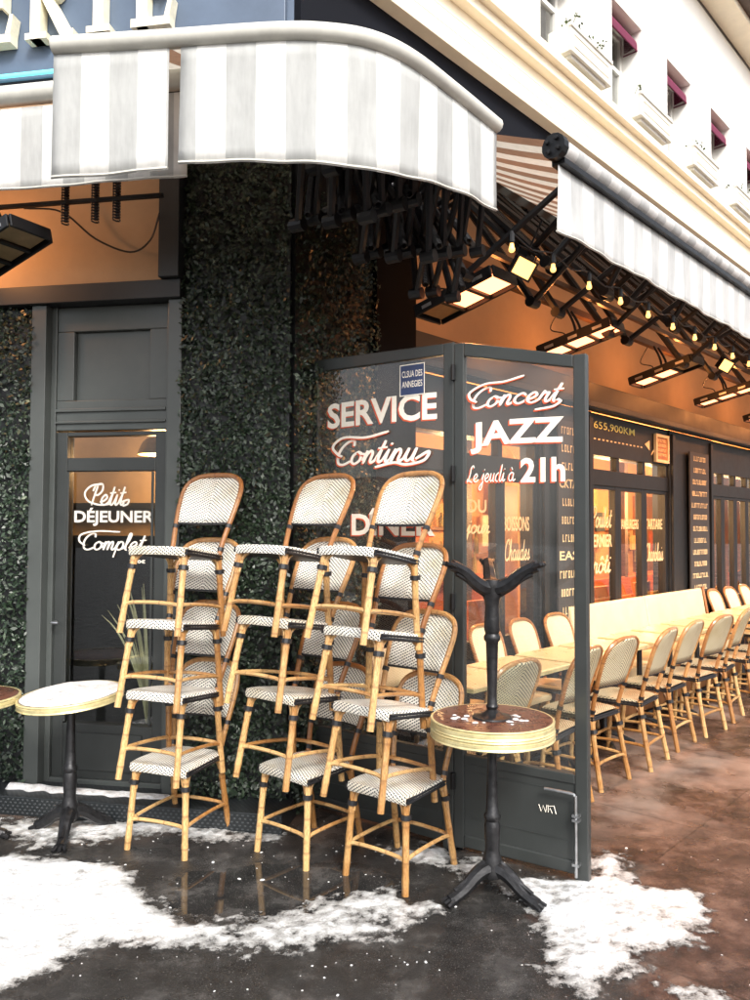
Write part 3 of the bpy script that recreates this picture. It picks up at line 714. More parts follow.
# ================================================================== AWNINGS
def W2(frame,x,y,z): return frame@Vector((x,y,z))
def valance(path,drop_fn,mat,name,parent,u0=0,wave=.006,seed=0,hem=True,nv=8):
    """cloth hanging from a world-space polyline path (list of Vector)"""
    m=MB(); L=[0]
    for i in range(1,len(path)): L.append(L[-1]+(path[i]-path[i-1]).length)
    T=L[-1]; vs=[];uv=[];fs=[]
    for i,p in enumerate(path):
        a=path[max(0,i-1)]; b=path[min(len(path)-1,i+1)]; tt=(b-a).normalized(); out=Vector((tt.y,-tt.x,0)).normalized()
        for j in range(nv+1):
            v=j/nv; w=wave*v*(math.sin((L[i]+seed)*9)+.6*math.sin((L[i]+seed)*23+v*2))
            vs.append(p+out*w-Vector((0,0,drop_fn(L[i]/T)*v))); uv.append((u0+L[i],v))
    n=nv+1
    for i in range(len(path)-1):
        for j in range(nv): fs.append((i*n+j,i*n+j+1,(i+1)*n+j+1,(i+1)*n+j))
    m.add(vs,fs,uv)
    o=m.build(name,mat,parent,smooth=True)
    s=o.modifiers.new('s','SOLIDIFY'); s.thickness=.003; s.offset=0
    if hem:
        h=MB(); k=[vs[i*n+nv] for i in range(len(path))]; h.tube([q+Vector((0,0,.008)) for q in k],.006,6)
        for i_,q_ in enumerate(h.uv): pass
        h.build('hem',MT['bar_wrap'],o)
    return o
def resample(pts,step=.03):
    out=[pts[0]]; 
    for a,b in zip(pts,pts[1:]):
        k=max(1,int((b-a).length/step))
        for i in range(1,k+1): out.append(a+(b-a)*i/k)
    return out
def arm_set(parent,frame,x,p_wall,z_wall,p_el,z_el,p_bar,z_bar,springs=True,dx=.06,knob=True):
    t=MB()
    A=(x,-p_wall,z_wall);B=(x+dx,-p_el,z_el);C_=(x,-p_bar,z_bar)
    t.tube([A,B],.024,6); t.tube([B,C_],.020,6)
    t.lathe([(.034,-.04),(.034,.04)],10,Matrix.Translation(Vector(B))@Matrix.Rotation(R(90),4,'Y'))
    t.lathe([(.03,-.04),(.03,.04)],10,Matrix.Translation(Vector(A))@Matrix.Rotation(R(90),4,'Y'))
    a=t.build('folding_arm',MT['black_metal'],parent,M=frame)
    if springs:
        s=MB(); a1=Vector(A)+Vector((.05,0,0)); b1=Vector(B)+Vector((.02,0,.02)); n=70; pts=[]
        ax=(b1-a1); L=ax.length; ax.normalize(); u=ax.orthogonal().normalized(); w=ax.cross(u)
        for i in range(n*6+1):
            f=i/(n*6); an=2*math.pi*i/6
            pts.append(a1+ax*L*(.15+.7*f)+(u*math.cos(an)+w*math.sin(an))*.016)
        s.tube(pts,.0045,4); s.build('spring',MT['iron'],a)
    return a

# --- corner awning
aw=thing('corner_awning','large grey and white striped awning curving round the building corner above the stacked chairs','awning',(0,0,0))
pth=cr([(-1.278,3.02,3.52),(-.85,2.965,3.512),(-.40,2.905,3.505),(-.19,2.90,3.50),(-.02,2.945,3.50),(.135,3.06,3.50),(.314,3.27,3.50),(.56,3.58,3.50)],10)
pth=resample(pth,.03)
bar=MB(); bar.tube([p_+Vector((0,0,.0)) for p_ in pth],.036,12); bar.build('front_bar',MT['bar_wrap'],aw,smooth=True)
tot=sum((b-a).length for a,b in zip(pth,pth[1:]))
acc=0; k1=0
for i in range(1,len(pth)):
    acc+=(pth[i]-pth[i-1]).length
    if acc>=.475 and not k1: k1=i
def dropf(s0,s1):
    def f(v):
        s=s0+(s1-s0)*v
        base=.475+.01*math.sin(s*14)
        if s>.62: base-= (s-.62)/.38*.11
        return base
    return f
lowp=[p_-Vector((0,0,.03)) for p_ in pth]
valance(lowp[:k1+1],lambda v:.505-.02*v,MT['stripe'],'valance',aw,0,.007,1)
valance(lowp[k1+1:],dropf(.25,1),MT['stripe'],'valance',aw,.52,.009,3)
# canopy cloth from the wall to the bar
back=[]
for i,p_ in enumerate(pth):
    f=i/(len(pth)-1)
    if f<.5: q=FL@Vector(((FL.inverted()@p_).x*(1-.55*max(0,f-.25)*2*.0),-.1,4.2)); q=FL@Vector((min(-.1,(FL.inverted()@p_).x),-.1,4.22))
    else: q=FR@Vector((max(.1,(FR.inverted()@p_).x),-.1,4.22))
    back.append(q)
m=MB(); vs=[];uv=[];fs=[];L=0
for i,p_ in enumerate(pth):
    if i: L+=(p_-pth[i-1]).length
    for j in range(9):
        v=j/8; q=p_+(back[i]-p_)*v; q=q-Vector((0,0,.05*math.sin(math.pi*v))); vs.append(q+Vector((0,0,.036*(1-v)))); uv.append((L,v))
for i in range(len(pth)-1):
    for j in range(8): fs.append((i*9+j,(i+1)*9+j,(i+1)*9+j+1,i*9+j+1))
m.add(vs,fs,uv); m.build('canopy_cloth',MT['stripe_warm_lit'],aw,smooth=True)
m=MB(); m.box(-1.4,-.02,-.17,-.062,4.12,4.28); m.build('cassette',MT['dark'],aw,M=FL)
m=MB(); m.box(.02,.5,-.17,-.062,4.12,4.28); m.build('cassette',MT['dark'],aw,M=FR)
# folding arms packed under the curve
wallpt=[(FR,.12),(FR,.28),(FR,.46),(FR,.62),(FR,.80)]
ra=random.Random(9)
for i in range(30):
    f=.38+.62*i/29.5; P_=pth[min(len(pth)-1,int(f*(len(pth)-1)))]
    base=FR@Vector((.02+.036*i,-.12,3.95)); 
    el=base.lerp(P_,.50+.11*(i%3)); el=Vector((el.x+.05*(i%3-1),el.y,3.05+.07*((i*7)%4)-.0070*i))
    inw=(base-P_); inw.z=0; inw=inw.normalized(); t=MB(); tip=P_-Vector((0,0,.05))+inw*.07
    t.tube([base,el],.019,6); t.tube([el,tip],.017,6); t.tube([base.lerp(el,.35),tip.lerp(el,.35)],.014,6)
    t.lathe([(.032,-.035),(.032,.035)],10,Matrix.Translation(el)@Matrix.Rotation(R(90),4,'Y')@Matrix.Rotation(R(30),4,'X'))
    a=t.build('folding_arm',MT['black_metal'],aw)
    if i%2==0:
        s=MB(); a1=base.lerp(el,.35)+Vector((.05,0,0)); b1=el+Vector((.05,0,.05)); ax=(b1-a1); LL=ax.length; ax.normalize(); u=ax.orthogonal().normalized(); w=ax.cross(u)
        s.tube([a1+ax*LL*k/360+(u*math.cos(k*math.pi/3)+w*math.sin(k*math.pi/3))*.017 for k in range(361)],.005,4); s.build('spring',MT['iron'],a)
# --- left awning (lower, behind)
aw2=thing('side_awning','grey and white striped awning above the breakfast door, tucked behind the corner awning','awning',(0,0,0))
p2=resample([W2(FL,x,-.80,3.80) for x in (-4.2,-.30)],.04)
m=MB(); m.tube(p2,.05,12); m.build('front_roller',MT['bar_wrap'],aw2,smooth=True)
valance([q-Vector((0,0,.065)) for q in p2],lambda v:.42,MT['stripe'],'valance',aw2,.03,.005,5)
m=MB(); m.grid(lambda u,v:tuple(W2(FL,-4.2+3.9*u,-.80+.7*v,3.84+.38*v)),40,4,uvf=lambda u,v:(3.9*u,v)); m.build('canopy_cloth',MT['stripe_warm_lit'],aw2)
for x in (-3.6,-2.6,-1.9,-1.18,-.62): arm_set(aw2,FL,x,.12,3.98,.5,3.50,.74,3.72,springs=False)
for k,x in enumerate((-1.05,-.88,-.76)):
    s=MB(); b0=Vector((x,-.62,3.20)); s.tube([b0+Vector((.02*math.cos(i*math.pi/3),.02*math.sin(i*math.pi/3),i*.0025)) for i in range(130)],.0045,4); s.build('spring',MT['iron'],aw2,M=FL)
m=MB(); m.box(-4.2,-.5,-.64,-.62,3.30,3.32); m.build('cross_rail',MT['black_metal'],aw2,M=FL)
# --- terrace awning
aw3=thing('terrace_awning','long grey and white striped awning running over the terrace chairs','awning',(0,0,0))
X0,X1=.387,14.0
p3=resample([W2(FR,X0,-1.5,3.47),W2(FR,X1,-1.5,3.47)],.05)
m=MB(); 
def rollfn(x0,x1):
    m.uv_=0
L3=(p3[-1]-p3[0]).length
m.tube(p3,.048,12); 
for i in range(len(m.uv)): m.uv[i]=(m.uv[i][1],0)
m.build('front_roller',MT['stripe_r'],aw3,smooth=True)
m=MB(); m.box(X0,X1,-1.535,-1.465,3.385,3.412); m.build('front_rail',MT['black_metal'],aw3,M=FR)
m=MB(); m.lathe([(.01,0),(.062,0),(.062,.045),(.01,.045)],14,FR@Matrix.Translation((X0-.05,-1.5,3.46))@Matrix.Rotation(R(90),4,'Y')); 
for k in range(4):
    a=k*math.pi/2+.6; m.lathe([(.01,0),(.011,.0),(.011,.012),(.002,.014)],8,FR@Matrix.Translation((X0-.055,-1.5+.036*math.cos(a),3.46+.036*math.sin(a)))@Matrix.Rotation(R(-90),4,'Y'))
m.build('end_cap',MT['black_metal'],aw3)
valance([q-Vector((0,0,.085)) for q in p3],lambda v:.33,MT['stripe_r'],'valance',aw3,0,.008,2)
m=MB(); m.grid(lambda u,v:tuple(W2(FR,X0+(X1-X0)*u,-1.5+1.38*v,3.50+.72*v-.04*math.sin(math.pi*v))),140,8,uvf=lambda u,v:((X1-X0)*u,v)); m.build('canopy_cloth',MT['stripe_warm_lit'],aw3,smooth=True)
m=MB(); m.box(.5,X1,-.17,-.062,4.12,4.28); m.build('cassette',MT['dark'],aw3,M=FR)
x=.62
i=0
while x<11:
    arm_set(aw3,FR,x,.14,4.12,.85+.16*(i%3),3.02+.08*((i*5)%3),1.42,3.40,springs=(x<5),dx=.10*((i%2)*2-1)); x+=.17 if x<2.6 else .3; i+=1
m=MB(); m.box(.55,13,-.50,-.45,3.26,3.31); m.box(.55,13,-.86,-.83,3.20,3.23); m.build('cross_rail',simple('bronze_rail',(.10,.05,.025),.35,metal=.6),aw3,M=FR)

# ================================================================== HEATERS, FLOODLIGHTS, STRING LIGHTS
def heater(frame,x,p,z,label,lit,yaw=0,tilt=18,L=.56,power=10):
    """long axis along the frame's y (towards the street), tilted up outwards"""
    t=thing('patio_heater',label,'patio heater',group='electric patio heaters under the awnings',frame=frame,loc=(x,-p,z),rot=Matrix.Rotation(R(yaw),4,'Z')@Matrix.Rotation(R(-tilt),4,'X'))
    w=.24
    m=MB(); m.box(-w/2,w/2,-L/2,L/2,.035,.05); m.box(-w/2-.015,-w/2,-L/2,L/2,-.02,.05); m.box(w/2,w/2+.015,-L/2,L/2,-.02,.05); m.box(-w/2,w/2,-L/2-.015,-L/2,-.02,.05); m.box(-w/2,w/2,L/2,L/2+.015,-.02,.05)
    for k in range(1,3): m.box(-w/2,w/2,-L/2+k*L/3-.012,-L/2+k*L/3+.012,-.012,.035)
    m.build('housing',MT['black_metal'],t,bevel=.004)
    for k in range(3):
        y0=-L/2+k*L/3+.016; y1=-L/2+(k+1)*L/3-.016
        m=MB(); m.box(-w/2+.012,w/2-.012,y0,y1,.004,.012)
        m.build('heating_element',MT['heat'] if lit[k] else MT['heat_dim'],t)
    for k in range(3):
        m=MB(); yy=-L/2+(k+.5)*L/3; m.box(-w/2-.018,-w/2-.015,yy-.035,yy+.035,.0,.02); m.build('vent_slot',MT['steel'],t)
    m=MB(); m.tube(cr([(-.05,0,.05),(-.05,0,.14),(-.04,.03,.26)],4),.010,6); m.tube(cr([(.05,0,.05),(.05,0,.14),(.04,.03,.26)],4),.010,6); m.tube(cr([(.0,.1,.05),(.03,.12,.12),(.0,.2,.18),(-.02,.1,.28)],5),.005,5); m.build('bracket',MT['black_metal'],t)
    return t
hx=[.78,2.2,3.75,5.3,6.85,8.4,9.95]
names=['nearest','second','third','fourth','fifth','sixth','seventh']
for i,x in enumerate(hx):
    heater(FR,x,.66,2.98,'%s glowing patio heater hanging over the terrace, counting from the glass screen'%names[i],(1,1,0) if i<1 else (1,1,1) if i!=2 else (0,1,1),tilt=13,yaw=(0,4,-3,2,-4,3,0)[i])
    lamp('SPOT',(x,-.70,2.93),FR,30,(1,.36,.10),.06,spot=150)
    lamp('POINT',(x+.45,-.55,3.12),FR,(2.5 if i==0 else 6),(1,.34,.09),.05)
heater(FL,-1.42,.62,3.08,'unlit black patio heater over the small tables at the left edge',(0,0,0),yaw=70,tilt=14,L=.5)
lamp('POINT',(-1.95,-.40,3.3),FL,6.5,ORG,.05)
def flood(x,p,z,label):
    t=thing('floodlight',label,'floodlight',(x,-p,z),frame=FR,rot=Matrix.Rotation(R(-35),4,'Z')@Matrix.Rotation(R(30),4,'X')@Matrix.Rotation(R(20),4,'Y'),group='small floodlights under the terrace awning')
    m=MB(); m.box(-.055,.055,-.02,.03,-.045,.045); m.box(-.065,.065,-.032,-.02,-.055,-.045); m.box(-.065,.065,-.032,-.02,.045,.055); m.box(-.065,-.055,-.032,-.02,-.045,.045); m.box(.055,.065,-.032,-.02,-.045,.045); m.build('housing',MT['black_metal'],t)
    m=MB(); m.box(-.054,.054,-.026,-.0205,-.044,.044); m.build('lens',MT['flood'],t)
    m=MB(); m.tube([(-.06,0,0),(-.06,.03,.09),(.06,.03,.09),(.06,0,0)],.005,6); m.rod((0,.03,.09),(0,.06,.25),.006,6); m.build('bracket',MT['black_metal'],t)
flood(.62,1.15,3.02,'bright amber floodlight beside the nearest heater'); flood(3.9,1.10,3.02,'bright amber floodlight further along, above the third heater'); flood(8.0,1.1,3.02,'small amber floodlight far along the terrace')
t=thing('string_lights','string of small round glowing bulbs hung along the inside of the terrace awning','string lights',(0,0,0))
pts=[]; bx=[.16+.385*k for k in range(26)]
for k,x in enumerate(bx):
    pts.append(W2(FR,x,-1.38,3.02)); pts.append(W2(FR,x+.19,-1.38,2.985))
m=MB(); m.tube(cr(pts,3),.004,5); m.build('cable',MT['black_metal'],t)
for k,x in enumerate(bx):
    q=W2(FR,x,-1.38,2.935)
    s=MB(); s.lathe([(.012,.03),(.014,.0375),(.014,.075),(.006,.09)],8,Matrix.Translation(q)); so=s.build('socket',MT['black_metal'],t)
    b=MB(); b.lathe([(.002,-.014),(.008,-.012),(.0145,-.005),(.0150,.004),(.011,.016),(.009,.032)],12,Matrix.Translation(q)); b.build('bulb',MT['bulb'],so,smooth=True)
m=MB(); m.tube(cr([W2(FL,-1.62,-.14,3.52),W2(FL,-1.4,-.10,3.50),W2(FL,-1.2,-.06,3.34),W2(FL,-.98,-.05,3.25),W2(FL,-.85,-.06,3.31),W2(FL,-.74,-.17,3.42)],6),.006,6)
tag(m.build('loose_cable',MT['black_metal']),'thin black cable sagging across the tan wall above the door','cable')

# potted plant with long blades behind the door glass
t=thing('potted_plant','indoor plant with long pale blades seen through the lower door glass','plant',(-1.02,.35,.08),frame=FL)
m=MB(); m.lathe([(.08,0),(.12,.28),(.13,.30),(.11,.30),(.10,.26)],18); m.build('pot',MT['dark'],t)
rq=random.Random(2); m=MB()
for i in range(26):
    a=rq.uniform(0,6.28); L_=rq.uniform(.7,1.15); sp=rq.uniform(.12,.42); w_=.008
    P0=[Vector((math.cos(a)*sp*f**1.4*.9,math.sin(a)*sp*f**1.4*.35,.28+L_*(f-.35*f**2.6*sp*2))) for f in (0,.2,.4,.6,.8,1)]
    P0=cr(P0,3); vs=[];fs=[]
    for j,p_ in enumerate(P0):
        q_=w_*(1-(j/len(P0))**2); s_=Vector((math.sin(a),-math.cos(a),.5)).normalized()*q_+Vector((q_*.6,0,0)); vs+=[p_-s_,p_+s_]
    for j in range(len(P0)-1): fs.append((2*j,2*j+1,2*j+3,2*j+2))
    m.add(vs,fs)
m.build('leaves',simple('pale_blade',(.30,.30,.17),.6,var=.4,scale=5),t)

# things on and before the inner walls of the terrace room
rw=random.Random(31)
cols=[simple('frame_colour',c,.6,var=.3) for c in ((.75,.68,.5),(.10,.05,.03),(.5,.12,.05),(.55,.40,.12),(.08,.10,.10),(.8,.5,.2))]
for k in range(34):
    x=1.25+k*.32+rw.uniform(-.1,.1); m=MB(); z=rw.uniform(1.15,2.0); w_=rw.uniform(.12,.34); h=rw.uniform(.15,.45)
    y=rw.choice((2.42,2.40,1.9)) if k%4 else 1.5
    if k%4==0: m.box(x,x+.10,y,y+.10,.08,2.9); m.build('room_post',cols[1],bld,M=FR)
    else: m.box(x,x+w_,2.44,2.47,z,z+h); m.build('picture',cols[rw.randrange(6)],bld,M=FR)
for k in range(9):
    x=1.4+k*1.1; m=MB(); m.box(x,x+.42,.55,.60,.55,1.0); m.box(x,x+.42,.60,.98,.50,.56)
    for a in (x,x+.38):
        for b in (.56,.93): m.box(a,a+.04,b,b+.04,.08,.5)
    m.build('indoor_chair',cols[2],bld,M=FR,bevel=.01)
# ================================================================== GLASS SCREEN (two hinged leaves)
def hinge_frame(a,b):
    d=(b-a); an=math.atan2(d.y,d.x); return Matrix.Translation(a)@Matrix.Rotation(an,4,'Z'),d.length
A_=FR@Vector((.17,-.0,0)); B_=Vector((.414,4.0,0)); C2=Vector((.992,3.63,0))
scr=thing('glass_screen','grey framed two-leaf glass windbreak lettered Service Continu and Concert Jazz','glass screen',(A_.x,A_.y,0))
Mo=Matrix.Translation(-A_)
F1,L1=hinge_frame(A_,B_); F2,L2=hinge_frame(B_,C2)
def leaf(Fm,L,zl,zr,name,round_=False):
    M=Mo@Fm
    f=MB()
    f.box(.0,.055,-.02,.02,.02,zl); f.box(L-.062,L,-.022,.022,.0,zr)
    f.add([(.055,-.02,zl-.07),(L-.062,-.02,zr-.06),(L-.062,.02,zr-.06),(.055,.02,zl-.07),(.055,-.02,zl),(L-.062,-.02,zr),(L-.062,.02,zr),(.055,.02,zl)],[(0,3,2,1),(4,5,6,7),(0,1,5,4),(1,2,6,5),(2,3,7,6),(3,0,4,7)])
    f.box(.055,L-.062,-.0195,.0195,.44,.485); f.box(.055,L-.062,-.0195,.0195,.03,.09)
    lf=f.build(name,MT['grey'],scr,M=M,bevel=.005)
    p=MB(); p.box(.055,L-.062,-.012,.012,.09,.44); p.box(.085,L-.092,-.0145,-.0122,.175,.18); p.box(.085,L-.092,-.0145,-.0122,.40,.404); p.build('lower_panel',MT['grey'],lf)
    g_=MB(); g_.add([(.05,-.004,.48),(L-.058,-.004,.48),(L-.058,-.004,zr-.055),(.05,-.004,zl-.065),(.05,.002,.48),(L-.058,.002,.48),(L-.058,.002,zr-.055),(.05,.002,zl-.065)],[(0,1,2,3),(7,6,5,4),(0,4,5,1),(1,5,6,2),(2,6,7,3),(3,7,4,0)])
    g_.build('pane',MT['glass_clear'],lf)
    return lf
leafA=leaf(F1,L1,2.60,2.58,'screen_leaf'); leafB=leaf(F2,L2,2.57,2.44,'screen_leaf')
for z in (.35,.62,1.25,1.9,2.42):
    h=MB(); h.rod((0,-.03,z-.04),(0,-.03,z+.04),.012,8); h.build('hinge',MT['black_metal'],leafB)
h=MB(); h.box(-.03,.03,.02,.05,0,2.56); h.build('hinge_post',MT['dark'],leafB,bevel=.004)
s=MB(); L=L2
s.tube(cr([(L-.20,-.045,.405),(L-.08,-.045,.405),(L-.055,-.045,.395),(L-.05,-.045,.36),(L-.05,-.045,.03)],5),.007,8)
for z in (.30,.28,.08): s.box(L-.066,L-.034,-.055,-.021,z,z+.012)
s.build('drop_bolt',MT['steel'],leafB)
def both(mb_fn,parent,off=(-.0075,.0065)):
    a=mb_fn(0,0,-.0052); a.build('lettering',MT['paint'],parent)
    b=mb_fn(off[0],-off[1],-.0046); b.build('lettering_shade',MT['paint_red'],parent)
TY=0
# Concert / JAZZ / Le jeudi a 21h
both(lambda dx,dz,y: script_mb('Concert',.075+dx,.585+dx,2.185+dz,2.365+dz,y,.19,slant=.3,swash=[[(.50,2.75),(.30,2.35),(.08,2.35),(-.06,1.7),(-.02,1.0),(.07,.6)],[(.985,.15),(1.03,.0),(.97,-.5),(.80,-.75)]],arc=.008),leafB)
both(lambda dx,dz,y: text_mb('JAZZ',.085+dx,.575+dx,1.995+dz,2.155+dz,y,.035,arc=.006),leafB)
both(lambda dx,dz,y: text_mb('21h',.355+dx,.580+dx,1.845+dz,1.965+dz,y,.035),leafB)
both(lambda dx,dz,y: script_mb('Le jeudi à',.065+dx,.335+dx,1.81+dz,1.94+dz,y,.16,slant=.2),leafB)
both(lambda dx,dz,y: text_mb('SERVICE',.12+dx,L1-.11+dx,2.19+dz,2.335+dz,y,.028,arc=.006),leafA)
both(lambda dx,dz,y: script_mb('Continu',.16+dx,L1-.14+dx,1.945+dz,2.15+dz,y,.2,slant=.3,swash=[[(.55,2.5),(.30,2.15),(.02,2.3),(-.08,1.6),(.02,.9),(.08,.7)],[(.985,.15),(1.10,.7),(1.08,.0),(.9,-.3),(.75,-.1),(.55,-.4)]],arc=.004),leafA)
both(lambda dx,dz,y: text_mb('DÎNER',.30+dx,L1-.12+dx,1.58+dz,1.73+dz,y,.03),leafA)
m=MB(); m.box(L1-.345,L1-.185,-.0075,-.0055,2.33,2.50); m.build('sticker',MT['sticker'],leafA)
m=MB(); m.box(L1-.345,L1-.34,-.0085,-.0077,2.33,2.50); m.box(L1-.19,L1-.185,-.0085,-.0077,2.33,2.50); m.box(L1-.34,L1-.19,-.0085,-.0077,2.33,2.335); m.box(L1-.34,L1-.19,-.0085,-.0077,2.495,2.50)
for s_,z in (('CLSUA DES',2.43),('ANNEGIES',2.375)):
    q=text_mb(s_,L1-.33,L1-.20,z,z+.035,-.0085,.01); m.add(q.v,q.f)
m.build('sticker_lettering',MT['paint'],leafA)
m=MB()
for pts in ([(0,.03),(.012,0),(.022,.028),(.034,0),(.04,.034)],[(.046,.034),(.046,0),(.056,.022),(.066,.0)],[(.05,.03),(.075,.035),(.085,.0)]):
    m.tube([(L2-.24+a*1.0,-.0135,.285+b) for a,b in pts],.0022,4)
m.build('chalk_mark',MT['paint'],leafB)

# ================================================================== CHAIRS
def leg_mb(pts,n=8,r=.0158):
    m=MB(); c=cr(pts,6); k=len(c)
    m.tube(c,[r*(1+.10*(1 if (i%5==0) else 0)) for i in range(k)],n); return m
def make_chair(weave,label,group):
    t=thing('bistro_chair',label,'chair',group=group)
    cane=MT['cane']; Hs=.44
    # seat: domed woven pad
    W=.178; D=.175
    def so(u,v):
        x=(u*2-1); y=(v*2-1)
        k=1-.10*(y+1)/2
        sx=W*k*x*(1-.05*abs(y)**6); sy=D*y*(1-.05*abs(x)**6)
        z=Hs-.006*(abs(x)**4+abs(y)**4)-.006*(1-x*x)*(1-y*y)
        return (sx,sy-.005,z)
    m=MB(); m.grid(so,10,10,uvf=lambda u,v:(W*(u*2-1),D*(v*2-1)))
    m.add([so(u,0) for u in [i/10 for i in range(11)]]+[tuple(Vector(so(u/10,0))-Vector((0,.006,.020))) for u in range(11)]+[tuple(Vector(so(u/10,0))-Vector((0,-.002,.042))) for u in range(11)],
          [(i,i+11,i+12,i+1) for i in range(10)]+[(i+11,i+22,i+23,i+12) for i in range(10)],
          [(W*(i/5-1),-D) for i in range(11)]+[(W*(i/5-1),-D-.02) for i in range(11)]+[(W*(i/5-1),-D-.042) for i in range(11)])
    for s in (-1,1):
        a=[so((s+1)/2,i/10) for i in range(11)]; off=(0,-.020,-.034)
        vv=[tuple(Vector(p)+Vector((s*(.004 if k==1 else .0),0,o_))) for k,o_ in enumerate(off) for p in a]
        ff=[(r_*11+i,r_*11+i+1,(r_+1)*11+i+1,(r_+1)*11+i) for r_ in range(2) for i in range(10)]
        if s<0: ff=[f[::-1] for f in ff]
        m.add(vv,ff,[(p[1],o_) for o_ in off for p in a])
    seat=m.build('seat',MT[weave],t,smooth=True)
    m=MB(); z=Hs-.012
    # dark bound rim on the two sides and the back, underside
    P=[(-W*1.0,-D),( -W*.91,D-.01),(W*.91,D-.01),(W*1.0,-D)]
    m.tube([(a*.99,b,z-.026) for a,b in P],.0085,8)
    m.tube([(a*1.0,b,z-.012) for a,b in P],.0065,8)
    m.build('seat_binding',MT['binding'],seat)
    m=MB(); m.box(-W*.9,W*.9,-D*.92,D*.9,Hs-.045,Hs-.022); m.build('seat_base',MT['dark'],seat)
    legs=[]
    def post(name,pts,r=.0158):
        l=leg_mb(pts,8,r).build(name,cane,t,smooth=True); legs.append(l); return l
    fr={}
    for s in (-1,1):
        a=Vector((s*.150,-.148,.425)); b=Vector((s*.172,-.182,0))
        l=post('leg',[a,a.lerp(b,.35),a.lerp(b,.7),b]); fr[(s,-1)]=(a,b,l)
        a=Vector((s*.150,.150,.43)); b=Vector((s*.170,.225,0))
        l=post('leg',[a,a.lerp(b,.35)+Vector((0,-.004,0)),a.lerp(b,.7)+Vector((0,-.003,0)),b]); fr[(s,1)]=(a,b,l)
    for (s,q),(a,b,l) in fr.items():
        m=MB()
        p=a.lerp(b,.22); ax=(b-a).normalized()
        m.tube([p-ax*.011,p+ax*.011],.0250,10)
        m.build('leg_binding',MT['binding'],l)
        p0=a.lerp(b,.30)
        for dx,dy in ((-s,0),(0,-q)):
            o=Vector((dx*.016,dy*.016,0)); e=Vector((a.x+dx*.085,a.y+dy*.085,Hs-.035))
            m=MB(); m.tube(cr([p0+o*.9,a.lerp(b,.22)+o*1.0,a.lerp(b,.12)+o*1.5,e*.5+(a.lerp(b,.05)+o*2)*.5,e],4),.0072,6)
            m.build('brace',cane,l,smooth=True)
    # stretchers
    def at(k,f): a,b,l=fr[k]; return a.lerp(b,f)
    for k1,k2 in (((-1,-1),(1,-1)),((-1,1),(1,1)),((-1,-1),(-1,1)),((1,-1),(1,1))):
        A=at(k1,.66); B=at(k2,.66); 
        m=MB(); up=Vector((0,0,.012)); ctr=Vector((0,.02,A.z))
        inn=lambda p:(ctr-p)*.02
        m.tube(cr([A,A.lerp(B,.14)+up*.7+inn(A),A.lerp(B,.5)+up+inn(A.lerp(B,.5)),A.lerp(B,.86)+up*.7+inn(B),B],5),.0095,7)
        m.build('stretcher',cane,t,smooth=True)
    # back: bent cane hoop
    side=lambda s:[(s*.150,.155,.42),(s*.158,.172,.50),(s*.172,.200,.60),(s*.184,.232,.70),(s*.186,.262,.785),(s*.165,.285,.84),(s*.115,.300,.872),(s*.05,.308,.883)]
    pts=side(-1)+list(reversed(side(1)))
    hoop=cr(pts,5)
    m=MB(); m.tube(hoop,.0138,8); bf=m.build('back_frame',MT['cane_dark'],t,smooth=True)
    for s in (-1,1):
        for zc in (.455,.585):
            Q=[p for p in hoop if p.x*s>0]; q=min(Q,key=lambda p:abs(p.z-zc)); m=MB(); m.tube([q-Vector((0,.002,.010)),q+Vector((0,.004,.010))],.0175,8); m.build('back_binding',MT['binding'],bf)
    # woven back panel following the hoop
    zb=.598
    def halfw(z):
        Q=[p for p in hoop if p.x>=0]; Q.sort(key=lambda p:p.z)
        for a,b in zip(Q,Q[1:]):
            if a.z<=z<=b.z: f=(z-a.z)/max(1e-6,b.z-a.z); return a.x+(b.x-a.x)*f, a.y+(b.y-a.y)*f
        return Q[-1].x,Q[-1].y
    zt=.8815
    def bp(u,v):
        v2=math.sin(v*math.pi/2)**.8 if v>0 else 0
        z=zb+(zt-zb)*v2; hw,y=halfw(z)
        x=(u*2-1)*hw
        cv=.026*(1-(u*2-1)**2)*min(1,hw/.1)
        return (x,y+cv-.002,z)
    m=MB(); m.grid(bp,12,14,uvf=lambda u,v:(bp(u,v)[0],bp(u,v)[2]))
    o=m.build('backrest',MT[weave],t,smooth=True); sd=o.modifiers.new('s','SOLIDIFY'); sd.thickness=.010; sd.offset=0
    m=MB(); c=[bp(u/12,0) for u in range(13)]; m.tube(c,.007,6); m.build('panel_edge',MT['binding'],o)
    return t
proto=make_chair('weave','','stacked woven bistro chairs outside the corner')
used=[False]
def place(o,loc,th,pitch=0,label=None,roll=0):
    # pitch > 0: leans backwards about the middle of the seat
    T=Matrix.Translation(Vector(loc))@Matrix.Rotation(th,4,'Z')
    piv=Vector((0,0,.43)); T=T@Matrix.Translation(piv)@Matrix.Rotation(R(-pitch),4,'X')@Matrix.Rotation(R(roll),4,'Y')@Matrix.Translation(-piv)
    o.matrix_basis=T; 
    if label: o['label']=label
stacks=[ # centre x,y, yaw, [ (dx,dz,pitch) ]
 ((-1.012,4.09),-20.5,'left-hand',[(0,0,0),(.0,.350,5.5),(.0,.705,6.5),(.008,1.07,7)],-1),
 ((-.335,4.00),-38.0,'middle',[(0,0,0),(-.045,.365,7),(-.08,.725,8.5),(-.095,1.075,9)],0),
 ((.118,3.745),-39.0,'right-hand',[(0,0,0),(-.045,.355,7.5),(-.085,.705,9),(-.11,1.075,9.5)],1)]
lv=['bottom chair of the %s stack, standing on the wet pavement','second chair from the ground in the %s stack','third chair from the ground in the %s stack','topmost chair of the %s stack, its white woven seat and back exposed']
first=True
rc=random.Random(4)
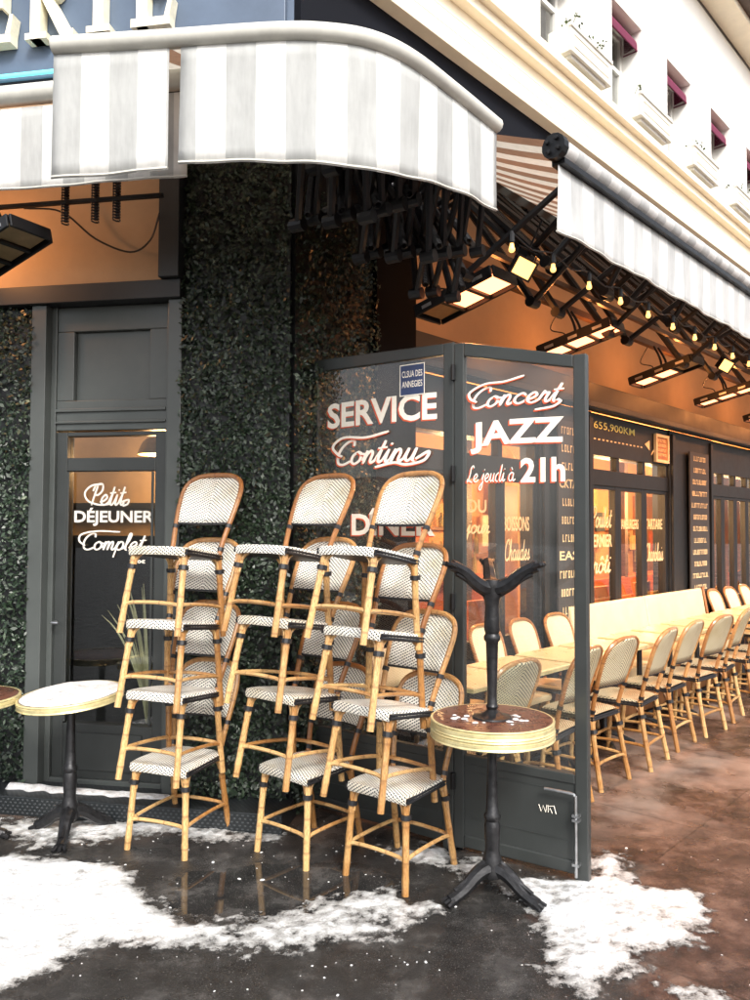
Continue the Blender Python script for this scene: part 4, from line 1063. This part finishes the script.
for (cx,cy),yaw,nm,lev,_ in stacks:
    th=R(yaw); fwd=Vector((math.sin(th),-math.cos(th),0)); rgt=Vector((math.cos(th),math.sin(th),0))
    for k,(dx,dz,pt) in enumerate(lev):
        o=proto if first else copy_tree(proto); first=False
        sh=Vector((cx,cy,dz))+fwd*(.035*k if k<2 else .045)+Vector((dx,0,0))
        place(o,sh,th+R(rc.uniform(-2,2)),pt,lv[k]%nm,0)
        o['group']='stacked woven bistro chairs outside the corner'
# chairs along the terrace, backs to the street
ORD=['first','second','third','fourth','fifth','sixth','seventh','eighth','ninth','tenth','eleventh','twelfth','thirteenth']
def FRp(x,p,z=0): return FR@Vector((x,-p,z))
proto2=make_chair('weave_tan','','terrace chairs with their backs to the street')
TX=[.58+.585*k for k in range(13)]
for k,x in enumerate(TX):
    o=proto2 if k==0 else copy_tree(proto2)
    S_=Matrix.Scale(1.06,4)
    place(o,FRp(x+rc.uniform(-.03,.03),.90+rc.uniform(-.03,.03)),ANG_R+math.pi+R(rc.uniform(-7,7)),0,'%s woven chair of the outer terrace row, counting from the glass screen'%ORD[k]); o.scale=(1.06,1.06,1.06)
# inner row: chairs and a bench
protoI=make_chair('cream','','chairs along the cafe wall')
first=True
IX=[.75,1.28,1.80,2.32,2.84,6.50,7.05,7.6,8.15,9.3,9.85]
for k,x in enumerate(IX):
    o=protoI if first else copy_tree(protoI); first=False
    place(o,FRp(x,.37,.03),ANG_R+R(rc.uniform(-3,3)),0,('%s cream chair along the cafe wall, counting from the glass screen'%ORD[k]))
t=thing('bench','long cream upholstered bench with a high back below the cafe windows','bench',(3.12,-.02,0),frame=FR)
for k,(a,b) in enumerate(((0,1.50),(1.51,3.05))):
    m=MB(); m.add([(a,-.02,.40),(b,-.02,.40),(b,.0,.95),(a,.0,.95),(a,-.14,.44),(b,-.14,.44),(b,-.055,.95),(a,-.055,.95)],[(0,1,2,3),(4,7,6,5),(0,4,5,1),(3,2,6,7),(0,3,7,4),(1,5,6,2)])
    m.build('backrest',MT['cream'],t,bevel=.02)
    m=MB(); m.box(a,b,-.50,-.145,.36,.46); m.build('seat',MT['cream'],t,bevel=.02)
m=MB(); m.box(0,3.05,-.46,-.02,.05,.355); m.build('base',MT['wood'],t)
m=MB(); m.tube([(3.06,-.02,.1),(3.06,-.01,.95),(3.06,-.06,.965),(3.06,-.15,.45)],.014,6); m.build('end_trim',MT['wood'],t)
# terrace tables
tp=None
for k,x in enumerate([.85,1.42,2.02,2.62,3.25,3.88,4.52,5.15,5.8,6.45,7.05,7.7,8.3]):
    if tp is None:
        tp=thing('cafe_table','','table',group='rectangular tables between the two terrace rows')
        m=MB(); m.box(-.262,.262,-.235,.235,.715,.745); m.build('tabletop',MT['tabletop'],tp,bevel=.008)
        m=MB(); m.box(-.266,.266,-.239,.239,.716,.738); m.build('rim',MT['brass'],tp)
        m=MB(); m.lathe([(.06,.02),(.03,.06),(.022,.2),(.022,.68),(.06,.705),(.12,.714)],12); m.build('column',MT['iron'],tp,smooth=True)
        m=MB(); 
        for a in (45,135,225,315): m.tube([(.02*math.cos(R(a)),.02*math.sin(R(a)),.10),(.14*math.cos(R(a)),.14*math.sin(R(a)),.05),(.23*math.cos(R(a)),.23*math.sin(R(a)),.01)],[.02,.016,.014],6)
        m.build('foot',MT['iron'],tp)
        o=tp
    else: o=copy_tree(tp)
    o.matrix_basis=FR@Matrix.Translation((x,-.60-.02,0))
    o['label']='%s sand coloured table between the terrace rows, counting from the glass screen'%ORD[k]
t=thing('seat_cushion','red striped cushion lying on the first inner chair behind the stacked chairs','cushion',(.72,-.36,.478),frame=FR)
m=MB(); m.box(-.17,.17,-.15,.17,0,.05); m.build('cover',MT['brick_red'],t,bevel=.02)
m=MB()
for k in range(6): m.box(-.14+k*.055,-.125+k*.055,-.152,.172,-.001,.0515)
m.build('stripes',MT['cream'],t)

# ================================================================== ROUND TABLES
def round_table(name,label,loc,r=.27,topmat='brown_top',tilt=(0,0),inv=False,rz=0,nf=3,snow=False):
    t=thing(name,label,'table',loc)
    T=Matrix.Translation(Vector(loc))@Matrix.Rotation(rz,4,'Z')
    if inv: T=Matrix.Translation(Vector(loc))@Matrix.Rotation(rz,4,'Z')@Matrix.Rotation(math.pi,4,'X')@Matrix.Translation((0,0,-.74))
    t.matrix_basis=T
    Tt=Matrix.Translation((0,0,.70))@Matrix.Rotation(R(tilt[0]),4,'X')@Matrix.Rotation(R(tilt[1]),4,'Y')
    m=MB(); m.lathe([(.05,.002),(r-.006,.0),(r-.004,.004),(r-.004,.036),(r-.012,.0395),(.05,.0405),(.01,.0405)],48); top=m.build('tabletop',MT[topmat],t,M=Tt,smooth=True)
    m=MB(); m.lathe([(r-.005,.001),(r+.002,.0),(r+.006,.004),(r+.003,.010),(r+.002,.012),(r+.0045,.014),(r+.0045,.026),(r+.002,.028),(r+.003,.030),(r+.006,.036),(r+.002,.041),(r-.008,.041)],56,cap=False); m.build('rim',MT['brass'],top,smooth=True)
    if not (abs(tilt[0])+abs(tilt[1])): pass
    m=MB(); m.lathe([(.046,.09),(.050,.12),(.042,.14),(.044,.16),(.036,.18),(.031,.21),(.034,.26),(.036,.31),(.030,.33),(.037,.343),(.037,.356),(.028,.368),(.025,.45),(.021,.60),(.022,.64),(.028,.65),(.022,.665),(.05,.688),(.085,.694),(.09,.70),(.02,.7005)],20)
    m.build('column',MT['iron'],t,smooth=True)
    for k in range(nf):
        a=2*math.pi*k/nf; ca,sa=math.cos(a),math.sin(a)
        f=MB()
        f.tube(cr([(ca*.0,sa*.0,.125),(ca*.045,sa*.045,.122),(ca*.09,sa*.09,.10),(ca*.14,sa*.14,.058),(ca*.18,sa*.18,.036),(ca*.215,sa*.215,.022)],4),[.040-.014*min(1,i/14) for i in range(21)],8)
        f.tube(cr([(ca*.04,sa*.04,.155),(ca*.08,sa*.08,.13),(ca*.14,sa*.14,.085),(ca*.19,sa*.19,.058)],4),[.012]*13,6)
        for q in (-1,0,1):
            d=Vector((ca,sa,0)); n_=Vector((-sa,ca,0)); p=d*.205+n_*q*.018
            f.tube([tuple(p+Vector((0,0,.026))),tuple(p+d*.035+n_*q*.012+Vector((0,0,.012)))],[.013,.009],6)
        f.build('foot',MT['iron'],t,smooth=True)
    if snow:
        m=MB()
        def sf(u,v):
            rr_=(r-.012)*v; a=u*2*math.pi; x=rr_*math.cos(a); y=rr_*math.sin(a)
            n_=noise.noise(Vector((x*9,y*9,3)))
            return (x,y,.0412+ (.016+.008*n_)*(1-v**8)+.0005)
        m.grid(sf,40,14); m.build('snow_cap',MT['snow'],top,smooth=True)
    return t
round_table('bistro_table','round brass-rimmed bistro table carrying an upturned table before the glass screen',(.525,3.50,0),rz=R(205))
round_table('bistro_table','upturned round bistro table, its iron feet in the air, stacked on another table',(.525,3.50,.742),inv=True,rz=R(207),r=.268)
round_table('bistro_table','white snow-topped round table with a slightly tilted top in front of the grey door',(-1.60,4.16,0),r=.265,tilt=(0,-5),rz=R(40),snow=True)
round_table('bistro_table','round table cut off by the left edge of the view, beside the leaf wall',(-2.13,4.08,0),r=.27,tilt=(0,0),rz=R(10),snow=False)
# slush left on the upturned underside
m=MB(); rs_=random.Random(8)
for i in range(26):
    a=rs_.uniform(0,6.28); q=rs_.uniform(.085,.15); s=rs_.uniform(.006,.018)
    m.lathe([(s,0),(s*.8,s*.18),(s*.3,s*.32),(.001,s*.34)],7,Matrix.Translation((.525+q*math.cos(a)*1.2-.02,3.50+q*math.sin(a)*.8-.03,.7825)))
tag(m.build('slush',MT['snow'],smooth=True),kind='stuff')

# ================================================================== SNOW
POL={'A':([(-2.6,3.72),(-2.11,3.78),(-1.78,3.9),(-1.5,3.83),(-1.3,3.83),(-1.16,3.74),(-1.08,3.59),(-1.0,3.46),(-0.88,3.35),(-0.73,3.24),(-0.6,3.15),(-0.72,3.1),(-0.9,3.11),(-1.06,3.07),(-1.15,2.98),(-1.2,2.89),(-1.29,2.83),(-1.33,2.76),(-1.53,2.66),(-2.6,2.6)],.55,1.0),
'A2':([(-0.95,3.42),(-0.73,3.24),(-0.58,3.23),(-0.4,3.31),(-0.24,3.43),(-0.07,3.5),(0.11,3.51),(0.24,3.42),(0.21,3.33),(0.06,3.19),(-0.14,3.11),(-0.35,3.07),(-0.54,3.03),(-0.72,3.10),(-0.95,3.08)],.16,.55),
'B':([(0.62,3.72),(0.87,3.65),(1.07,3.72),(1.23,3.61),(1.47,3.53),(1.41,3.33),(1.26,3.13),(1.03,3.03),(0.84,2.85),(0.74,2.75),(0.68,2.85),(0.61,3.03),(0.69,3.27),(0.63,3.49)],.34,.7),
'C':([(1.05,4.0),(1.2,3.95),(1.24,3.83),(1.18,3.68),(1.05,3.70)],-.02,.5),'D':([(0.33,3.8),(0.51,3.87),(0.59,3.78),(0.52,3.65),(0.36,3.65)],.12,.5),
'E':([(1.02,2.76),(1.13,2.83),(1.22,2.74),(1.17,2.6),(1.0,2.6)],.05,.4),
'W':([(-2.6,4.34),(-1.77,4.38),(-1.0,4.34),(-.7,4.30),(-1.0,4.18),(-1.35,4.10),(-1.52,4.02),(-1.8,4.06),(-2.6,4.08)],.10,.55),'W2':([(-1.15,4.30),(-.75,4.32),(-.45,4.22),(-.6,4.08),(-1.0,4.12)],-.02,.5),'W3':([(.0,4.05),(.32,3.98),(.36,3.80),(.12,3.86)],-.04,.5)}
def sdist(poly,x,y):
    ins=False; d=1e9; n=len(poly)
    for i in range(n):
        ax,ay=poly[i]; bx_,by=poly[(i+1)%n]
        if (ay>y)!=(by>y) and x<(bx_-ax)*(y-ay)/(by-ay)+ax: ins=not ins
        dx,dy=bx_-ax,by-ay; tt=max(0,min(1,((x-ax)*dx+(y-ay)*dy)/(dx*dx+dy*dy+1e-12)))
        q=math.hypot(ax+dx*tt-x,ay+dy*tt-y); d=min(d,q)
    return d if ins else -d
def fbm(x,y,s,o=4):
    v=0;a=.5
    for i in range(o): v+=a*noise.noise(Vector((x*s,y*s,i*3.1))); s*=2.1; a*=.55
    return v
def field(x,y):
    n=fbm(x,y,5,5); n2=fbm(x+9,y,22,3); f=-1
    for k,(poly,bias,amp) in POL.items():
        d=sdist(poly,x,y)
        if d<-.12: continue
        f=max(f,min(1,d/.09)*.5+bias*max(0,min(1,d/.05)) + n*(1.35-bias*.8)+n2*.85)
    return f,n,n2
step=.011
m=MB(); idx={}; vs=[];fs=[];suv=[]
nx=int((1.65+2.6)/step); ny=int((4.42-2.5)/step)
hts={}
for i in range(nx+1):
    x=-2.6+i*step
    for j in range(ny+1):
        y=2.5+j*step
        f,n,n2=field(x,y)
        hts[(i,j)]=f
for (i,j),f in hts.items():
    if f>-.24:
        x=-2.6+i*step;y=2.5+j*step
        idx[(i,j)]=len(vs); h=f+.12
        z=.0015+.012*max(0,min(1,h))+.010*fbm(x,y,6,3)*max(0,min(1,h*1.5))+.0035*fbm(x+3,y,30,3)*max(0,min(1,h*2))
        z=max(z,.0012); suv.append((h,0))
        vs.append((x,y,z))
for (i,j) in idx:
    q=[(i,j),(i+1,j),(i+1,j+1),(i,j+1)]
    if all(k in idx for k in q) and True: fs.append(tuple(idx[k] for k in q))
m.add(vs,fs,suv); tag(m.build('snow',MT['snow_sheet'],smooth=True),kind='stuff')
# crumbs of slush scattered about
m=MB(); rs_=random.Random(21)
for i in range(650):
    x=rs_.uniform(-1.9,1.7); y=rs_.uniform(2.45,4.4)
    if fbm(x+4,y,2.2,3)<-.02 and rs_.random()<.75: continue
    if x>.95 and rs_.random()<.8: continue
    s=rs_.uniform(.0018,.0045)*(1+1.3*rs_.random()**6); pts=[]
    ax=rs_.uniform(.7,1.4)
    mm=Matrix.Translation((x,y,-.001))@Matrix.Rotation(rs_.uniform(0,6),4,'Z')@Matrix.Diagonal((ax,1/ax,1,1))
    m.lathe([(s,0),(s*.85,s*.3),(s*.45,s*.55),(.0005,s*.62)],6,mm)
tag(m.build('slush_crumbs',MT['snow'],smooth=True),kind='stuff')
# snow along the door step
m=MB()
def sf(u,v):
    x=-1.66+1.02*u; y=-.085+.075*(v-1)-.0; n_=noise.noise(Vector((u*14,v*2,5))); w=(.35+.65*math.sin(math.pi*min(1,v)))
    hh=(.010+.02*max(0,n_)+.018*(1-u)**2)*math.sin(math.pi*v)*(1 if .02<u<.98 else 0)
    return (x,-.09-.09*v*(1+.3*n_),.104+hh)
m.grid(sf,70,8); o=m.build('snow_on_step',MT['snow'],smooth=True,M=FL); tag(o,kind='stuff')

# ================================================================== LIGHT, SKY, CAMERA
wd=bpy.data.worlds.new('World'); SC.world=wd; wd.use_nodes=True; nt=wd.node_tree
bg=nt.nodes['Background']; sk=nt.nodes.new('ShaderNodeTexSky'); sk.sky_type='NISHITA'; sk.sun_disc=False
SUN_EL=42; SUN_AZ=Vector((.30,-.95,0)).normalized()
sk.sun_elevation=R(SUN_EL); sk.sun_rotation=math.atan2(SUN_AZ.x,SUN_AZ.y); sk.air_density=1.0; sk.dust_density=4.0; sk.ozone_density=1.0
hs=nt.nodes.new('ShaderNodeHueSaturation'); hs.inputs['Saturation'].default_value=.35
nt.links.new(sk.outputs[0],hs.inputs['Color']); nt.links.new(hs.outputs[0],bg.inputs[0]); bg.inputs[1].default_value=.13
sl=bpy.data.lights.new('sun','SUN'); sl.energy=1.4; sl.angle=R(14); sl.color=(1,.96,.90)
so=bpy.data.objects.new('sun',sl); COL.objects.link(so)
d=Vector((SUN_AZ.x*math.cos(R(SUN_EL)),SUN_AZ.y*math.cos(R(SUN_EL)),math.sin(R(SUN_EL))))
so.rotation_euler=d.to_track_quat('Z','Y').to_euler()
cd=bpy.data.cameras.new('camera'); cam=bpy.data.objects.new('camera',cd); COL.objects.link(cam)
cd.sensor_fit='VERTICAL'; cd.sensor_height=36; cd.lens=28.08; cd.clip_end=500; cd.clip_start=.05
cam.location=(0,0,1.62); cam.rotation_euler=(Matrix.Rotation(R(90+2.06),4,'X')@Matrix.Rotation(R(.25),4,'Z')).to_euler()
SC.camera=cam
SC.render.engine='CYCLES'; SC.cycles.use_denoising=True; SC.cycles.max_bounces=8; SC.cycles.transparent_max_bounces=16
SC.cycles.sample_clamp_indirect=6; SC.cycles.caustics_reflective=False; SC.cycles.caustics_refractive=False
SC.view_settings.view_transform='Standard'; SC.view_settings.look='None'; SC.view_settings.exposure=1.18; SC.view_settings.gamma=1
